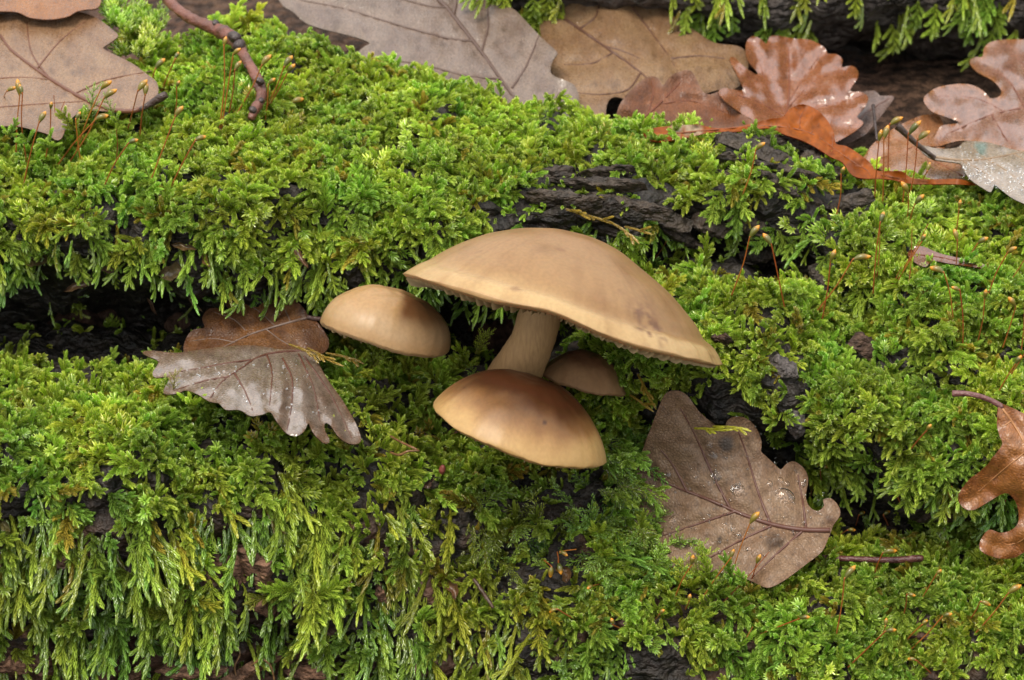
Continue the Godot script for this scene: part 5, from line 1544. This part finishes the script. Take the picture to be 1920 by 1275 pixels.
	# water on the brown leaf
	var pl := Plate.new([[1250, 738, 0.6], [1225, 850, 0.0], [1195, 930, -0.3], [1230, 1050, 0.4], [1374, 1078, 0.8], [1440, 1100, 1.3], [1541, 1034, 0.8], [1573, 955, 0.5], [1500, 875, 0.0], [1378, 785, 0.3], [1400, 930, 0.4], [1340, 860, 0.2]])
	var big := [[1383, 918, 11, 1.1, "round water drop near the middle of the brown leaf, above its midrib"], [1471, 930, 13, 1.3, "largest water drop on the brown leaf, long and flat on the right lobe"], [1343, 892, 8.5, 1.2, "water drop on a side vein left of the leaf's middle drop"], [1336, 853, 6, 1.5, "slanting water drop on the upper half of the brown leaf"],
		[1330, 833, 6, 1.0, "small round water drop near the upper notch of the brown leaf"], [1442, 907, 6, 1.0, "left one of two small drops above the largest drop"], [1462, 901, 6, 1.0, "middle drop above the largest drop on the right lobe"], [1475, 907, 5, 1.0, "tiny drop close above the largest drop's right end"], [1507, 907, 5, 1.0, "drop at the right lobe's outer edge"],
		[1261, 976, 6, 1.0, "drop on the lower left part of the brown leaf"], [1225, 982, 5, 1.0, "drop nearest the leaf's left border, below the midrib"], [1252, 889, 5, 1.2, "drop at the left above the midrib"], [1304, 894, 4, 1.0, "tiny drop between two side veins left of the middle"], [1375, 993, 5, 1.0, "drop just under the midrib at the leaf's centre"], [1386, 1003, 4, 1.0, "tiny drop under the drop at the leaf's centre"], [1297, 1026, 5, 1.0, "drop on the lower edge area of the brown leaf"], [1404, 1030, 4.5, 1.0, "drop left of the dark eaten spot"]]
	for q in big:
		var p := at(q[0], q[1], pl.d(q[0], q[1]) + 0.00062)
		var n := (T + U * 0.35).normalized()
		var b := MB.new()
		drop(b, p, n, q[2] * PXM * 1.2, q[3], R * 0.8 - U * 0.4)
		tag(put(b, numbered("water_drop"), mats.water, self), q[4], "water drop", "water drops on the brown leaf")
	var fd := MB.new()
	for q in 260:
		var x := rng.randf_range(1215, 1550)
		var y := rng.randf_range(760, 1080)
		if absf(x - 1380) / 190.0 + absf(y - 950) / 190.0 > 1.0: continue
		drop(fd, at(x, y, pl.d(x, y) + 0.00060), (T + U * 0.3).normalized(), rng.randf_range(1.0, 3.0) * PXM)
	tag(put(fd, "fine_droplets", mats.water, self), "fine beads of water scattered over the brown leaf at the lower right", "water", "", "stuff")
	var pg := Plate.new([[267, 661, 0.9], [383, 654, 0.5], [483, 648, 0.1], [587, 662, 0.0], [617, 715, 0.7], [675, 826, 2.0], [610, 826, 2.6], [545, 815, 2.9], [470, 778, 2.9], [393, 752, 2.6], [310, 738, 2.0], [290, 700, 1.4], [450, 700, 1.7], [530, 720, 1.8], [370, 690, 1.5]])
	var ld := MB.new()
	for q in 150:
		var x := rng.randf_range(330, 640)
		var y := rng.randf_range(672, 800)
		if y > 745.0 + (x - 420.0) * 0.22 or x > 560.0 + (y - 660.0) * 0.5: continue
		drop(ld, at(x, y, pg.d(x, y) + 0.0007), (T + U * 0.6).normalized(), rng.randf_range(0.8, 2.4) * PXM)
	tag(put(ld, "fine_droplets_002", mats.water, self), "fine water beads sprinkled over the wet grey leaf at left", "water", "", "stuff")
	var pw := Plate.new([[1722, 275, -3.6], [1811, 265, -4.0], [1900, 280, -3.7], [1990, 290, -3.4], [1990, 410, -1.4], [1897, 371, -1.9], [1850, 355, -2.2], [1801, 307, -3.0], [1870, 310, -2.9]])
	var gd := MB.new()
	for q in 260:
		var x := rng.randf_range(1800, 1960)
		var y := 300.0 + (x - 1800.0) * 0.35 + rng.randf_range(-26, 30)
		drop(gd, at(x, y, pw.d(x, y) + 0.0006), (T + U * 0.5).normalized(), rng.randf_range(0.7, 1.9) * PXM)
	tag(put(gd, "fine_droplets_001", mats.water, self), "fine glittering water beads on the pale leaf at the right edge", "water", "", "stuff")
